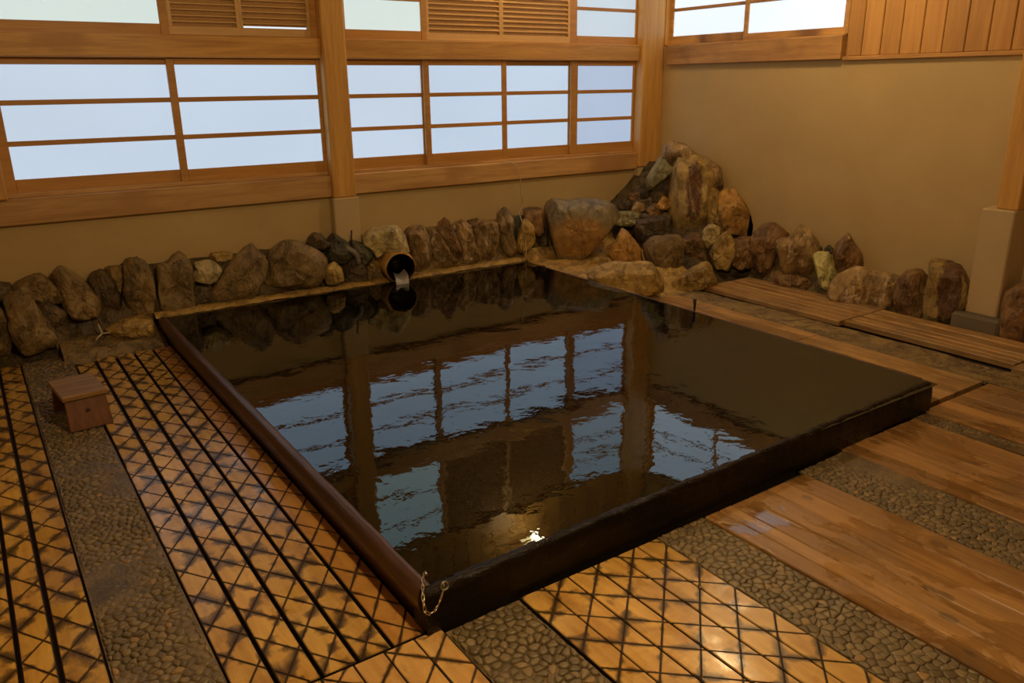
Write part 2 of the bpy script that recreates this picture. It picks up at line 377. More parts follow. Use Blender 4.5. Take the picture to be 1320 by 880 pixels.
# ------------------------------------------------------------------ floor, walls, ceiling
TX0, TX1, TY0, TY1 = 0.885, 3.63, 1.80, 5.18            # outer extent of the sunken bath
q = MB()
q.box(LX, FY, -0.12, TX0, BY + 0.12, -0.03); q.box(TX1, FY, -0.12, RX + 0.12, BY + 0.12, -0.03)
q.box(TX0, FY, -0.12, TX1, TY0, -0.03); q.box(TX0, TY1, -0.12, TX1, BY + 0.12, -0.03)
floor = struct(q.build('floor', M['slab']))

q = MB()
q.box(LX - 0.12, BY, -0.03, RX + 0.12, BY + 0.14, 0.80)
q.box(LX - 0.12, BY + 0.02, 0.80, 0.10, BY + 0.14, CZ)
q.box(0.10, BY + 0.02, 2.56, RX + 0.12, BY + 0.14, CZ)
wall_back = struct(q.build('wall_back', M['plaster']))
q = MB()
q.box(RX, FY - 0.12, -0.03, RX + 0.14, BY, 1.64)
q.box(RX + 0.02, FY - 0.12, 1.64, RX + 0.14, 3.60, CZ)
q.box(RX + 0.02, 3.60, 2.60, RX + 0.14, BY, CZ)
wall_right = struct(q.build('wall_right', M['plaster']))
q = MB(); q.box(LX - 0.12, FY - 0.12, -0.03, LX, BY, CZ); wall_left = struct(q.build('wall_left', M['plaster']))
q = MB(); q.box(LX, FY - 0.12, -0.03, RX, FY, CZ); wall_front = struct(q.build('wall_front', M['plaster']))
q = MB(); q.box(LX - 0.12, FY - 0.12, CZ + 0.03, RX + 0.14, BY + 0.14, CZ + 0.1); ceiling = struct(q.build('ceiling', M['backing']))
nb = 33; bw = (RX - LX) / nb
for i in range(nb):
    x = LX + i * bw
    q = MB(); q.box(x + 0.003, FY, CZ, x + bw - 0.003, BY, CZ + 0.03, 0.004); q.build('board', M['ceiling'], ceiling)

# boards above the openings of the window wall
nb = 34
for i in range(nb):
    x0 = 0.20 + i * 0.15
    if x0 > 5.2: break
    box('board', M['board'], wall_back, x0 + 0.002, BY - 0.012, 2.62, min(x0 + 0.148, RX - 0.005), BY + 0.02, CZ - 0.002, 0.004)
# board cladding on the upper right wall
ys = [3.585, 3.466, 3.325, 3.187, 3.043, 2.904, 2.762, 2.622, 2.484]
while ys[-1] > 0.4: ys.append(ys[-1] - 0.14)
for a, b in zip(ys[:-1], ys[1:]):
    box('board', M['board'], wall_right, RX - 0.014, b + 0.0025, 1.652, RX + 0.02, a - 0.0025, CZ - 0.002, 0.005)

# ------------------------------------------------------------------ posts, beams, sills
def trim(n, m, *a, b=0.006): return struct(box('trim_%d' % n, m, None, *a, b))
trim(1, M['beam_x'], 0.2, BY - 0.045, 1.668, 2.152, BY + 0.10, 1.798)           # rail over the left windows
trim(2, M['beam_x'], 2.322, BY - 0.045, 1.668, 5.05, BY + 0.10, 1.798)          # rail over the middle windows
trim(3, M['sill'], -0.6, BY - 0.045, 0.742, 2.152, BY + 0.10, 0.892)            # sill, left bay
trim(4, M['sill'], 2.322, BY - 0.045, 0.748, 5.06, BY + 0.10, 0.892)            # sill, right bay
trim(5, M['beam_x'], 0.2, BY - 0.03, 2.555, 2.152, BY + 0.10, 2.65)
trim(6, M['beam_x'], 2.322, BY - 0.03, 2.555, 5.05, BY + 0.10, 2.65)
trim(7, M['beam_y'], RX - 0.05, 3.60, 1.632, RX + 0.10, BY - 0.16, 1.795)       # sill beam under the right-hand window
trim(8, M['beam_y'], RX - 0.03, 0.3, 1.622, RX + 0.02, 3.598, 1.652)            # rail under the board cladding
trim(9, M['beam_y'], RX - 0.03, 3.60, 2.60, RX + 0.10, BY - 0.16, 2.70)

def post_thing(label, wood, plinth, foot=None):
    x0, y0, z0, x1, y1, z1 = wood
    t = thing('post', ((x0 + x1) / 2, (y0 + y1) / 2, 0), label, 'post', 'cedar posts of the room')
    box('shaft', M['post'], t, *wood, 0.008)
    if plinth: box('plinth', M['plinth'], t, *plinth, 0.008)
    if foot:
        f = MB(); f.box(*foot, 0.015); f.build('footing', M['base_stone'], t)
    return t
post_thing('square cedar post between the two window bays, on a plaster plinth', (2.152, BY - 0.075, 0.735, 2.322, BY + 0.12, CZ),
           (2.140, BY - 0.085, -0.03, 2.334, BY, 0.735))
post_thing('square cedar post in the corner where the window wall meets the plaster wall', (5.052, BY - 0.085, 0.765, 5.298, BY + 0.10, CZ),
           (5.06, BY - 0.075, -0.03, RX, BY, 0.765))
post_thing('square cedar post in front of the plaster wall, on a plinth with grey footing', (5.09, 2.195, 0.752, RX, 2.322, CZ),
           (5.06, 2.195, 0.10, RX, 2.385, 0.752), (4.985, 2.14, -0.03, 5.27, 2.43, 0.105))
post_thing('square cedar post at the left frame edge beside the left windows', (0.035, BY - 0.075, 0.892, 0.2, BY + 0.12, CZ), None)

# ------------------------------------------------------------------ windows
def wmap(side):
    if side == 'back': return lambda u0, d0, v0, u1, d1, v1: (u0, BY + d0, v0, u1, BY + d1, v1)
    return lambda u0, d0, v0, u1, d1, v1: (RX + d0, u0, v0, RX + d1, u1, v1)
def sash(win, side, u0, u1, v0, v1, d, pane_u, pane_v, muntins, pm, wood, name='sash'):
    """one sliding sash: frame mesh (part), panes and glazing bars (sub-parts)"""
    mp = wmap(side); t = 0.026; q = MB()
    q.box(*mp(u0, d, v0, pane_u[0], d + t, v1), 0.003); q.box(*mp(pane_u[1], d, v0, u1, d + t, v1), 0.003)
    q.box(*mp(pane_u[0], d + 0.001, v0, pane_u[1], d + t, pane_v[0]), 0.003); q.box(*mp(pane_u[0], d + 0.001, pane_v[1], pane_u[1], d + t, v1), 0.003)
    fr = q.build(name, wood, win)
    cuts = [pane_v[0]] + [z for m_ in muntins for z in m_] + [pane_v[1]]
    for k in range(0, len(cuts), 2):
        q = MB(); q.box(*mp(pane_u[0] - 0.004, d + 0.012, cuts[k] - 0.004, pane_u[1] + 0.004, d + 0.018, cuts[k + 1] + 0.004)); q.build('pane', pm, fr)
    for a, b in muntins:
        q = MB(); q.box(*mp(pane_u[0], d + 0.002, a, pane_u[1], d + t - 0.002, b), 0.002); q.build('glazing_bar', wood, fr)
    return fr
def window(n):
    o = bpy.data.objects.new('window_%d' % n, None); C.objects.link(o); return struct(o)
MU = [(1.179, 1.208), (1.406, 1.435)]
PV = (0.992, 1.628)
DF, DB = 0.008, 0.040            # front and rear sliding track
w1 = window(1); w1.location = (1.2, BY, 0.892)
sash(w1, 'back', 0.20, 1.20, 0.908, 1.668, DB, (0.258, 1.176), PV, MU, M['pane_a'], M['sash'])
sash(w1, 'back', 1.168, 2.152, 0.918, 1.668, DF, (1.214, 2.128), PV, MU, M['pane_a'], M['sash'])
box('track', M['sill'], w1, 0.20, BY + 0.0, 0.892, 2.152, BY + 0.08, 0.918)
w2 = window(2); w2.location = (3.7, BY, 0.892)
sash(w2, 'back', 2.322, 2.985, 0.908, 1.668, DB, (2.352, 2.947), PV, MU, M['pane_a'], M['sash'])
sash(w2, 'back', 2.953, 3.690, 0.912, 1.668, DF, (2.998, 3.645), PV, MU, M['pane_b'], M['sash'])
sash(w2, 'back', 3.655, 4.372, 0.908, 1.668, DB, (3.704, 4.335), PV, MU, M['pane_b'], M['sash'])
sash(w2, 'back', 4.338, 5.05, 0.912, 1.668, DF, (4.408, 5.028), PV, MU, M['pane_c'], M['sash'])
box('track', M['sill'], w2, 2.322, BY + 0.0, 0.892, 5.05, BY + 0.08, 0.912)
UM = [(2.058, 2.084), (2.29, 2.316)]
UV = (1.862, 2.52)
def louver(win, u0, u1, strip=False):
    fr = MB(); z0, z1 = 1.852, 2.555
    fr.box(u0 - 0.022, BY + 0.010, z0 - 0.05, u1 + 0.022, BY + 0.04, z0, 0.002); fr.box(u0 - 0.022, BY + 0.010, z0, u0, BY + 0.04, z1, 0.002); fr.box(u1, BY + 0.010, z0, u1 + 0.022, BY + 0.04, z1, 0.002)
    f = fr.build('louver_frame', M['slat'], win)
    box('backing', M['backing'], f, u0, BY + 0.034, z0 + (0.012 if strip else 0), u1, BY + 0.042, z1, 0)
    if strip: box('pane', M['pane_r'], f, u0, BY + 0.036, z0, u1, BY + 0.041, z0 + 0.012, 0)  # added glowing sliver stands in for daylight leaking under the slats
    me = None
    for k in range(20):
        z = z0 + 0.026 + k * 0.0345
        if z > z1 - 0.01: break
        if me is None:
            q = MB(); zz = z
            q.add([(u0, BY + 0.012, z - 0.002), (u1, BY + 0.012, z - 0.002), (u1, BY + 0.012, z + 0.005), (u0, BY + 0.012, z + 0.005),
                   (u0, BY + 0.033, z + 0.010), (u1, BY + 0.033, z + 0.010), (u1, BY + 0.033, z + 0.017), (u0, BY + 0.033, z + 0.017)],
                  [(0, 1, 2, 3), (3, 2, 6, 7), (7, 6, 5, 4), (4, 5, 1, 0), (0, 3, 7, 4), (1, 5, 6, 2)])
            o = q.build('slat', M['slat'], f); me = o.data; base = o
        else:
            o = base.copy(); C.objects.link(o); o.location.z += z - zz
w3 = window(3); w3.location = (1.2, BY, 1.798)
sash(w3, 'back', 0.20, 1.205, 1.798, 2.555, DF, (0.258, 1.163), UV, UM, M['pane_u'], M['sash'])
box('frame', M['sash'], w3, 2.110, BY + 0.006, 1.798, 2.156, BY + 0.045, 2.56); box('frame', M['sash'], w3, 1.200, BY + 0.012, 1.798, 1.216, BY + 0.04, 2.56)
louver(w3, 1.235, 1.625); louver(w3, 1.667, 2.092, True)
w4 = window(4); w4.location = (3.7, BY, 1.798)
sash(w4, 'back', 2.322, 2.992, 1.798, 2.555, DF, (2.362, 2.948), UV, UM, M['pane_u'], M['sash'])
box('frame', M['sash'], w4, 2.985, BY + 0.014, 1.798, 2.995, BY + 0.04, 2.56); box('frame', M['sash'], w4, 3.646, BY + 0.014, 1.798, 3.648, BY + 0.04, 2.56)
louver(w4, 3.014, 3.628); louver(w4, 3.664, 4.30)
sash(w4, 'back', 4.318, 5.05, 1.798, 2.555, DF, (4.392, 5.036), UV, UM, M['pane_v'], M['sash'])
w5 = window(5); w5.location = (RX, 4.5, 1.795)
RM = [(2.066, 2.092), (2.29, 2.316)]
sash(w5, 'right', 4.478, 5.376, 1.795, 2.60, DB, (4.516, 5.330), (1.868, 2.55), RM, M['pane_r'], M['beam_y'])
sash(w5, 'right', 3.60, 4.528, 1.795, 2.60, DF, (3.640, 4.486), (1.85, 2.55), RM, M['pane_r'], M['beam_y'])
box('frame', M['beam_y'], w5, RX - 0.012, 3.586, 1.797, RX + 0.02, 3.612, 2.60, 0.003)
box('frame', M['post'], w5, RX - 0.004, 5.37, 1.64, RX + 0.10, BY + 0.02, 2.62, 0.003)
box('track', M['beam_y'], w5, RX - 0.004, 3.60, 1.79, RX + 0.09, 5.40, 1.80, 0)

# ------------------------------------------------------------------ decks of planks lying on the floor
def clip(poly, nx, ny, lo, hi):
    for sgn, lim in ((1, lo), (-1, -hi)):
        out = []
        for i in range(len(poly)):
            a, b = poly[i - 1], poly[i]
            da = sgn * (nx * a[0] + ny * a[1]) - lim; db = sgn * (nx * b[0] + ny * b[1]) - lim
            if (da >= 0) != (db >= 0):
                t = da / (da - db); out.append((a[0] + (b[0] - a[0]) * t, a[1] + (b[1] - a[1]) * t))
            if db >= 0: out.append(b)
        poly = out
        if len(poly) < 3: return []
    return poly
def inset(poly, d):
    c = (sum(p[0] for p in poly) / len(poly), sum(p[1] for p in poly) / len(poly))
    out = poly
    n = len(poly)
    for i in range(n):
        a, b = poly[i], poly[(i + 1) % n]
        ex, ey = b[0] - a[0], b[1] - a[1]; L = math.hypot(ex, ey)
        if L < 1e-6: continue
        nx, ny = -ey / L, ex / L
        if nx * (c[0] - a[0]) + ny * (c[1] - a[1]) < 0: nx, ny = -nx, -ny
        k = nx * a[0] + ny * a[1] + d
        out = clip(out, nx, ny, k, 1e9)
        if not out: return []
    return out
def area(p): return 0.5 * abs(sum(p[i - 1][0] * p[i][1] - p[i][0] * p[i - 1][1] for i in range(len(p))))

def scored_plank(deck, x0, x1, y0, y1, fams, m, zt=0.0, gw=0.0016):
    """a plank whose burnt score lines are real grooves"""
    q = MB(); q.box(x0, y0, zt - 0.030, x1, y1, zt - 0.0035, 0, 1)
    cells = [[(x0, y0), (x1, y0), (x1, y1), (x0, y1)]]
    for nx, ny, off, p in fams:
        new = []
        for c in cells:
            ds = [nx * a + ny * b - off for a, b in c]
            for k in range(math.floor(min(ds) / p), math.floor(max(ds) / p) + 1):
                r_ = clip(c, nx, ny, off + k * p, off + (k + 1) * p)
                if len(r_) >= 3 and area(r_) > 4e-6: new.append(r_)
        cells = new
    for c in cells:
        lo = inset(c, gw * 0.55); hi = inset(c, gw * 1.7)
        if len(lo) != len(hi) or len(lo) < 3:
            lo = hi
            if len(lo) < 3: continue
        # orientation counter-clockwise
        if sum(lo[i - 1][0] * lo[i][1] - lo[i][0] * lo[i - 1][1] for i in range(len(lo))) < 0: lo = lo[::-1]; hi = hi[::-1]
        n = len(lo); v = [(a, b, zt - 0.0036) for a, b in lo] + [(a, b, zt) for a, b in hi]
        q.add(v, [(i, (i + 1) % n, n + (i + 1) % n, n + i) for i in range(n)] + [tuple(n + i for i in range(n))], 0)
    return q.build('plank', [m, M['deck_char']], deck)

def plain_plank(deck, x0, x1, y0, y1, m, zt=0.0, b=0.004, seg=14):
    """long plank with slightly wandering, rounded edges"""
    q = MB(); n = seg; v = []
    for i in range(n + 1):
        y = y0 + (y1 - y0) * i / n
        j0, j1 = rnd.uniform(-0.0015, 0.0015), rnd.uniform(-0.0015, 0.0015); dz = rnd.uniform(-0.001, 0.001)
        v += [(x0 + j0, y, zt - 0.032), (x0 + j0, y, zt - b + dz), (x0 + j0 + b, y, zt + dz), (x1 + j1 - b, y, zt + dz), (x1 + j1, y, zt - b + dz), (x1 + j1, y, zt - 0.032)]
    f = [(i * 6 + k, i * 6 + (k + 1) % 6, (i + 1) * 6 + (k + 1) % 6, (i + 1) * 6 + k) for i in range(n) for k in range(6)]
    f = [tuple(reversed(t)) for t in f] + [tuple(range(6)), tuple(reversed([n * 6 + k for k in range(6)]))]
    q.add(v, f); return q.build('plank', m, deck)

def deck(label, x, y): return thing('duckboard', (x, y, -0.03), label, 'duckboard', 'plank decks around the bath')
dl = deck('scored slatted duckboard at the left frame edge, left of the pebble path and stool', -0.2, 2.6)
for a, b in ((-0.42, -0.322), (-0.312, -0.217), (-0.205, -0.118), (-0.107, -0.029), (-0.015, 0.083)):
    scored_plank(dl, a, b, 0.25, 5.12, FAM_LEFT, M['deck_left'])
dm = deck('long slatted duckboard with burnt diamond scoring beside the left side of the bath', 0.61, 3.3)
for a, b, cut in ((0.345, 0.441, 1), (0.453, 0.549, 1), (0.561, 0.652, 1), (0.664, 0.756, 0), (0.767, 0.868, 0)):
    ye = 4.93 if a < 0.4 else 4.98
    if cut:
        scored_plank(dm, a + 0.003, b, 3.372, ye, FAM_MAIN, M['deck_main'], -0.002); scored_plank(dm, a, b, 1.737, 3.366, FAM_MAIN, M['deck_main'])
    else: scored_plank(dm, a, b, 1.737, ye, FAM_MAIN, M['deck_edge' if a > 0.76 else 'deck_main'])
for yb in (1.9, 2.9, 3.9, 4.8): box('batten', M['deck_char'], dm, 0.35, yb, -0.0305, 0.865, yb + 0.06, -0.0295, 0)
dc = deck('small tight-jointed scored duckboard at the front left corner of the bath', 0.63, 1.0)
for a, b in ((0.345, 0.447), (0.450, 0.545), (0.548, 0.638), (0.641, 0.729), (0.732, 0.823), (0.826, 0.910)):
    scored_plank(dc, a, b, 0.25, 1.727, FAM_CORN, M['deck_corner'])
dd = deck('scored diamond duckboard in front of the bath between two cobbled strips', 1.47, 1.0)
for a, b in ((1.183, 1.268), (1.272, 1.364), (1.369, 1.467), (1.473, 1.574), (1.579, 1.664), (1.668, 1.755)):
    scored_plank(dd, a, b, 0.25, 1.712, FAM_FRONT, M['deck_front'])
de = deck('wide wet smooth plank deck with puddles, right of the scored diamond duckboard', 2.29, 1.0)
for a, b in ((2.0, 2.072), (2.074, 2.142), (2.144, 2.232), (2.234, 2.342), (2.344, 2.452), (2.454, 2.573)):
    plain_plank(de, a, b, 0.25, 1.715, M['deck_wet'])
df = deck('damp smooth plank deck, second smooth one from the scored diamond duckboard', 3.16, 1.0)
for a, b in ((2.89, 2.985), (2.987, 3.10), (3.102, 3.195), (3.197, 3.268), (3.27, 3.352), (3.354, 3.445)):
    plain_plank(df, a, b, 0.25, 1.765, M['deck_wet'])
dg = deck('smooth plank deck running off the right edge in front of the dark joint', 3.88, 1.0)
for a, b in ((3.572, 3.70), (3.702, 3.79), (3.792, 3.92), (3.922, 4.05), (4.052, 4.19)):
    plain_plank(dg, a, b, 0.25, 1.79, M['deck_wet'])
dh = deck('worn plank deck beside the front half of the right side of the bath', 3.93, 2.3)
for a, b in ((3.668, 3.78), (3.782, 3.90), (3.902, 3.99), (3.992, 4.09), (4.092, 4.19)):
    plain_plank(dh, a, b, 1.825, 2.815, M['deck_far'])
di = deck('worn plank deck beside the back half of the right side of the bath', 3.93, 3.4)
for a, b in ((3.668, 3.77), (3.772, 3.89), (3.892, 4.00), (4.002, 4.11), (4.112, 4.20)):
    plain_plank(di, a, b, 2.822, 4.02, M['deck_far'])
dj = deck('raised narrow plank deck along the right rock border, far section by the rockery', 4.75, 3.4)
for a, b in ((4.49, 4.585), (4.588, 4.66), (4.663, 4.735), (4.739, 4.83), (4.833, 4.91), (4.913, 4.995)):
    plain_plank(dj, a, b, 2.872, 4.02 + (0.0 if a > 4.6 else 0.05), M['deck_far'], 0.022)
dk = deck('raised narrow plank deck along the right rock border, section in front of the post footing', 4.79, 2.3)
for a, b in ((4.535, 4.592), (4.602, 4.665), (4.672, 4.735), (4.742, 4.86), (4.863, 4.97)):
    plain_plank(dk, a, b, 1.83, 2.864, M['deck_far'], 0.020)
do = deck('raised narrow plank deck at the right frame edge, nearest section along the wall', 4.75, 1.2)
for a, b in ((4.47, 4.56), (4.57, 4.66), (4.67, 4.78), (4.783, 4.88), (4.883, 4.98)):
    plain_plank(do, a, b, 0.25, 1.815, M['deck_far'], 0.020)

# ------------------------------------------------------------------ cobbled strips between the decks (pieces of the floor)
def bed_h(x, y): return -0.0105 + 0.0105 * noise.noise((x * 5.1, y * 4.1, 3.3)) + 0.0035 * noise.noise((x * 31, y * 31, 9.0)) + 0.004 * min(1, max(0, x - 2.2))
near = []
def strip(x0, x1, y0, y1, size, tall, rounded=True, rim=0.93, m='grout'):
    nx = max(3, int((x1 - x0) / 0.03)); ny = int((y1 - y0) / 0.03); q = MB()
    v = [(x0 + (x1 - x0) * i / nx, y0 + (y1 - y0) * j / ny, bed_h(x0 + (x1 - x0) * i / nx, y0 + (y1 - y0) * j / ny)) for j in range(ny + 1) for i in range(nx + 1)]
    q.add(v, [(j * (nx + 1) + i, j * (nx + 1) + i + 1, (j + 1) * (nx + 1) + i + 1, (j + 1) * (nx + 1) + i) for j in range(ny) for i in range(nx)], 0, True)
    base = q.build('grout_bed', M[m], floor, origin=((x0 + x1) / 2, (y0 + y1) / 2, -0.012))
    # jittered hexagonal seeds
    rows = int((y1 - y0) / (size * 0.87)) + 3; cols = int((x1 - x0) / size) + 3; g = {}
    for j in range(-1, rows):
        for i in range(-1, cols):
            g[(i, j)] = (x0 + (i + 0.5 * (j % 2)) * size + rnd.uniform(-0.42, 0.42) * size, y0 + j * size * 0.87 + rnd.uniform(-0.42, 0.42) * size)
    small = MB(); cnt = 0
    for (i, j), p in g.items():
        c = [(p[0] - size, p[1] - size), (p[0] + size, p[1] - size), (p[0] + size, p[1] + size), (p[0] - size, p[1] + size)]
        for dj in (-2, -1, 0, 1, 2):
            for di in (-2, -1, 0, 1, 2):
                o = g.get((i + di, j + dj))
                if o is None or (di == 0 and dj == 0): continue
                nx_, ny_ = o[0] - p[0], o[1] - p[1]
                L = math.hypot(nx_, ny_) or 1e-6; nx_ /= L; ny_ /= L
                c = clip(c, nx_, ny_, -1e9, nx_ * (o[0] + p[0]) / 2 + ny_ * (o[1] + p[1]) / 2)
                if not c: break
            if not c: break
        if not c: continue
        c = clip(c, 1, 0, x0 + 0.004, x1 - 0.004)
        if c: c = clip(c, 0, 1, y0 + 0.002, y1 - 0.002)
        if not c or area(c) < 0.16 * size * size: continue
        if rounded:
            c2 = []
            for k in range(len(c)):
                a, b = c[k], c[(k + 1) % len(c)]
                c2 += [(a[0] * 0.75 + b[0] * 0.25, a[1] * 0.75 + b[1] * 0.25), (a[0] * 0.25 + b[0] * 0.75, a[1] * 0.25 + b[1] * 0.75)]
            c = c2
        if len(c) > 12: c = c[::2]
        if sum(c[k - 1][0] * c[k][1] - c[k][0] * c[k - 1][1] for k in range(len(c))) < 0: c = c[::-1]
        mx, my = sum(a for a, b in c) / len(c), sum(b for a, b in c) / len(c)
        sc = rim * rnd.uniform(0.9, 1.0); zt = tall + rnd.uniform(-0.0025, 0.0015); tx, ty = rnd.uniform(-.06, .06), rnd.uniform(-.06, .06)
        v = []
        for kk, (f_, z_) in enumerate(((sc, -0.020), (sc, zt - 0.0045), (sc * 0.86, zt - 0.0012), (sc * 0.5, zt)) if rounded else ((sc, -0.020), (sc, zt - 0.0028), (sc * 0.91, zt - 0.0004), (sc * 0.5, zt))):
            v += [(mx + (a - mx) * f_, my + (b - my) * f_, z_ + ((a - mx) * tx + (b - my) * ty if kk else 0)) for a, b in c]
        n = len(c)
        fs = [(r_ * n + k, r_ * n + (k + 1) % n, (r_ + 1) * n + (k + 1) % n, (r_ + 1) * n + k) for r_ in range(3) for k in range(n)] + [tuple(3 * n + k for k in range(n))]
        dist2 = mx * mx + my * my + 2.2
        show = area(c) / dist2 / math.sqrt(dist2)
        # inside the picture?
        de_ = 0.534 * mx + 0.787 * my + 0.46; sx = (0.826 * mx - 0.564 * my + 0.0155) / de_; sy = (-0.182 * mx - 0.25 * my + 1.4265) / de_
        vis = abs(sx) < 0.65 and sy < 0.43
        near.append((show if vis else 0, base, small, v, fs)); cnt += 1
    return base, small
strips = [strip(0.09, 0.34, 0.35, 5.16, 0.028, -0.004, True, 0.93), strip(0.918, 1.177, 0.3, 1.712, 0.031, -0.002, True, 0.93),
          strip(1.761, 1.994, 0.3, 1.722, 0.029, -0.0025, False, 0.985), strip(2.579, 2.884, 0.3, 1.75, 0.027, -0.003, False, 0.985),
          strip(3.45, 3.566, 0.3, 1.775, 0.025, -0.0035, False, 0.985), strip(4.206, 4.468, 0.3, 4.06, 0.030, -0.0085, False, 0.985, 'grout_pale')]
near.sort(key=lambda t: -t[0])
for i, (sh, base, small, v, fs) in enumerate(near):
    if i < 290:
        c = [sum(p[k] for p in v) / len(v) for k in range(3)]
        q = MB(); q.add(v, fs, 0, True); q.build('pebble', M['pebble'], base, origin=c)
    else: small.add(v, fs, 0, True)
for base, small in strips:
    if small.v: tag(small.build('small_pebbles', M['pebble'], base), kind='stuff')

# ------------------------------------------------------------------ the bath
tub = thing('bath_tub', (2.25, 3.45, -0.03), 'square sunken bath with low dark wooden rim filled with dark water', 'bath')
def rim(name, p0, p1, prof, m, wear, seed, axis_n, n=60):
    """rim board swept from p0 to p1; prof = (outward offset, height), outward = axis_n"""
    p0, p1, nn = Vector(p0), Vector(p1), Vector(axis_n); v = []; k = len(prof)
    for i in range(n + 1):
        c = p0.lerp(p1, i / n)
        for (o, z) in prof:
            top = max(0, z) / 0.14
            a = wear * noise.noise((i * 0.35 + seed, o * 30, z * 25)) * top
            b = wear * noise.noise((i * 0.9 + seed * 2, o * 22 + 5, z * 9)) * 0.7 * top
            v.append(c + nn * (o + a) + Vector((0, 0, z + b)))
    q = MB()
    f = [(i * k + j, i * k + (j + 1) % k, (i + 1) * k + (j + 1) % k, (i + 1) * k + j) for i in range(n) for j in range(k)]
    q.add(v, f, 0, True); q.add(v[:k], [tuple(range(k))]); q.add(v[-k:], [tuple(range(k))])
    o = q.build(name, m, tub)
    bm = bmesh.new(); bm.from_mesh(o.data); bmesh.ops.recalc_face_normals(bm, faces=bm.faces[:]); bm.to_mesh(o.data); bm.free()
    return o
prof_l = [(0.0, -0.028), (-0.002, 0.015), (0.010, 0.045), (0.021, 0.085), (0.024, 0.115), (0.016, 0.133), (0.0, 0.140), (-0.016, 0.138), (-0.026, 0.128), (-0.030, -0.028)]
rim('left_rim_board', (0.876, 1.75, 0), (0.872, 5.16, 0), prof_l, M['tub'], 0.004, 1, (-1, 0, 0))
prof_f = [(0.0, -0.028), (0.002, 0.03), (0.003, 0.085), (-0.001, 0.115), (-0.008, 0.130), (-0.018, 0.138), (-0.032, 0.138), (-0.050, 0.128), (-0.068, 0.115), (-0.075, 0.095), (-0.078, -0.028)]
fb = rim('front_rim_board', (0.862, 1.716, 0), (3.600, 1.778, 0), prof_f, M['shade_black'], 0.009, 2, (0, -1, 0), 150)
prof_r = [(0.0, -0.028), (0.0, 0.11), (-0.008, 0.128), (-0.024, 0.131), (-0.04, 0.127), (-0.045, -0.028)]
rim('right_rim_board', (3.652, 1.86, 0), (3.655, 5.21, 0), prof_r, M['tub'], 0.003, 3, (1, 0, 0))
rim('back_rim_board', (0.90, 5.195, 0), (3.64, 5.205, 0), prof_r, M['tub'], 0.002, 4, (0, 1, 0))
q = MB()
for a in ((0.868, 1.80, -0.6, 0.885, 5.19, -0.028), (3.62, 1.80, -0.6, 3.64, 5.19, -0.028), (0.868, 1.785, -0.6, 3.64, 1.80, -0.028), (0.868, 5.17, -0.6, 3.64, 5.19, -0.028), (0.868, 1.785, -0.62, 3.64, 5.19, -0.6)): q.box(*a)
q.build('basin', M['tub'], tub)

q = MB(); nx, ny = 70, 90; X0, X1, Y0, Y1 = 0.893, 3.620, 1.765, 5.165
def wv(x, y): return 0.131 + 0.0010 * noise.noise((x * 3.1, y * 3.1, 0.5)) + 0.0005 * noise.noise((x * 9, y * 9, 2.5))
v = [(X0 + (X1 - X0) * i / nx, Y0 + (Y1 - Y0) * j / ny, wv(X0 + (X1 - X0) * i / nx, Y0 + (Y1 - Y0) * j / ny)) for j in range(ny + 1) for i in range(nx + 1)]
q.add(v, [(j * (nx + 1) + i, j * (nx + 1) + i + 1, (j + 1) * (nx + 1) + i + 1, (j + 1) * (nx + 1) + i) for j in range(ny) for i in range(nx)], 0, True)
tag(q.build('bath_water', M['water'], None, origin=(2.25, 3.45, 0.12)), 'dark still hot-spring water filling the square wooden bath', 'water', kind='stuff')

# chain hooked over the corner of the rim
ch = thing('chain', (0.87, 1.70, 0.095), 'short thin metal chain hanging over the front left corner of the bath rim', 'chain')
path = [Vector(p) for p in ((0.905, 1.800, 0.145), (0.880, 1.765, 0.152), (0.858, 1.725, 0.142), (0.848, 1.704, 0.118), (0.849, 1.696, 0.098), (0.860, 1.692, 0.089), (0.872, 1.692, 0.090), (0.886, 1.695, 0.100), (0.900, 1.697, 0.120), (0.912, 1.702, 0.142))]
dense = []
for a, b in zip(path[:-1], path[1:]):
    for k in range(8): dense.append(a.lerp(b, k / 8))
dense.append(path[-1]); L = [0]
for a, b in zip(dense[:-1], dense[1:]): L.append(L[-1] + (b - a).length)
nl = 15; step = L[-1] / nl
def at_len(t):
    for i in range(len(L) - 1):
        if L[i + 1] >= t: return dense[i].lerp(dense[i + 1], (t - L[i]) / max(1e-9, L[i + 1] - L[i]))
    return dense[-1]
for k in range(nl):
    a, b = at_len(k * step), at_len((k + 1) * step); d = (b - a).normalized(); mid = (a + b) / 2
    sd = d.cross(Vector((0.5, -0.8, 0.2))).normalized(); up = d.cross(sd)
    s1 = sd if k % 2 else (sd * 0.75 + up * 0.65).normalized()
    h = step * 0.62; rr = 0.0038; pts = []
    for t in range(12):
        an = t / 12 * 2 * math.pi; cx = math.cos(an); sx = math.sin(an)
        pts.append(mid + d * (cx * rr + (h - rr) * (1 if cx > 0 else -1)) + s1 * sx * rr)
    q = MB(); q.tube(pts, 0.0013, 6, closed=True); q.build('link', M['steel'], ch)
c = Vector((0.922, 1.712, 0.146)); q = MB()
q.tube([c + Vector((math.cos(t / 16 * 2 * math.pi) * 0.012, 0.003 * math.sin(t / 16 * 6.28), math.sin(t / 16 * 2 * math.pi) * 0.011)) for t in range(16)], 0.0018, 6, closed=True); q.build('ring', M['steel'], ch)
for p in ((0.905, 1.802, 0.14), (0.920, 1.728, 0.140)):
    q = MB(); q.tube([Vector(p) + Vector((0, 0, -0.012)), Vector(p) + Vector((0, 0, 0.006)), Vector(p) + Vector((0.0, -0.006, 0.013)), Vector(p) + Vector((0, -0.014, 0.011)), Vector(p) + Vector((0, -0.017, 0.004))], 0.0018, 6); q.build('hook', M['steel'], ch)

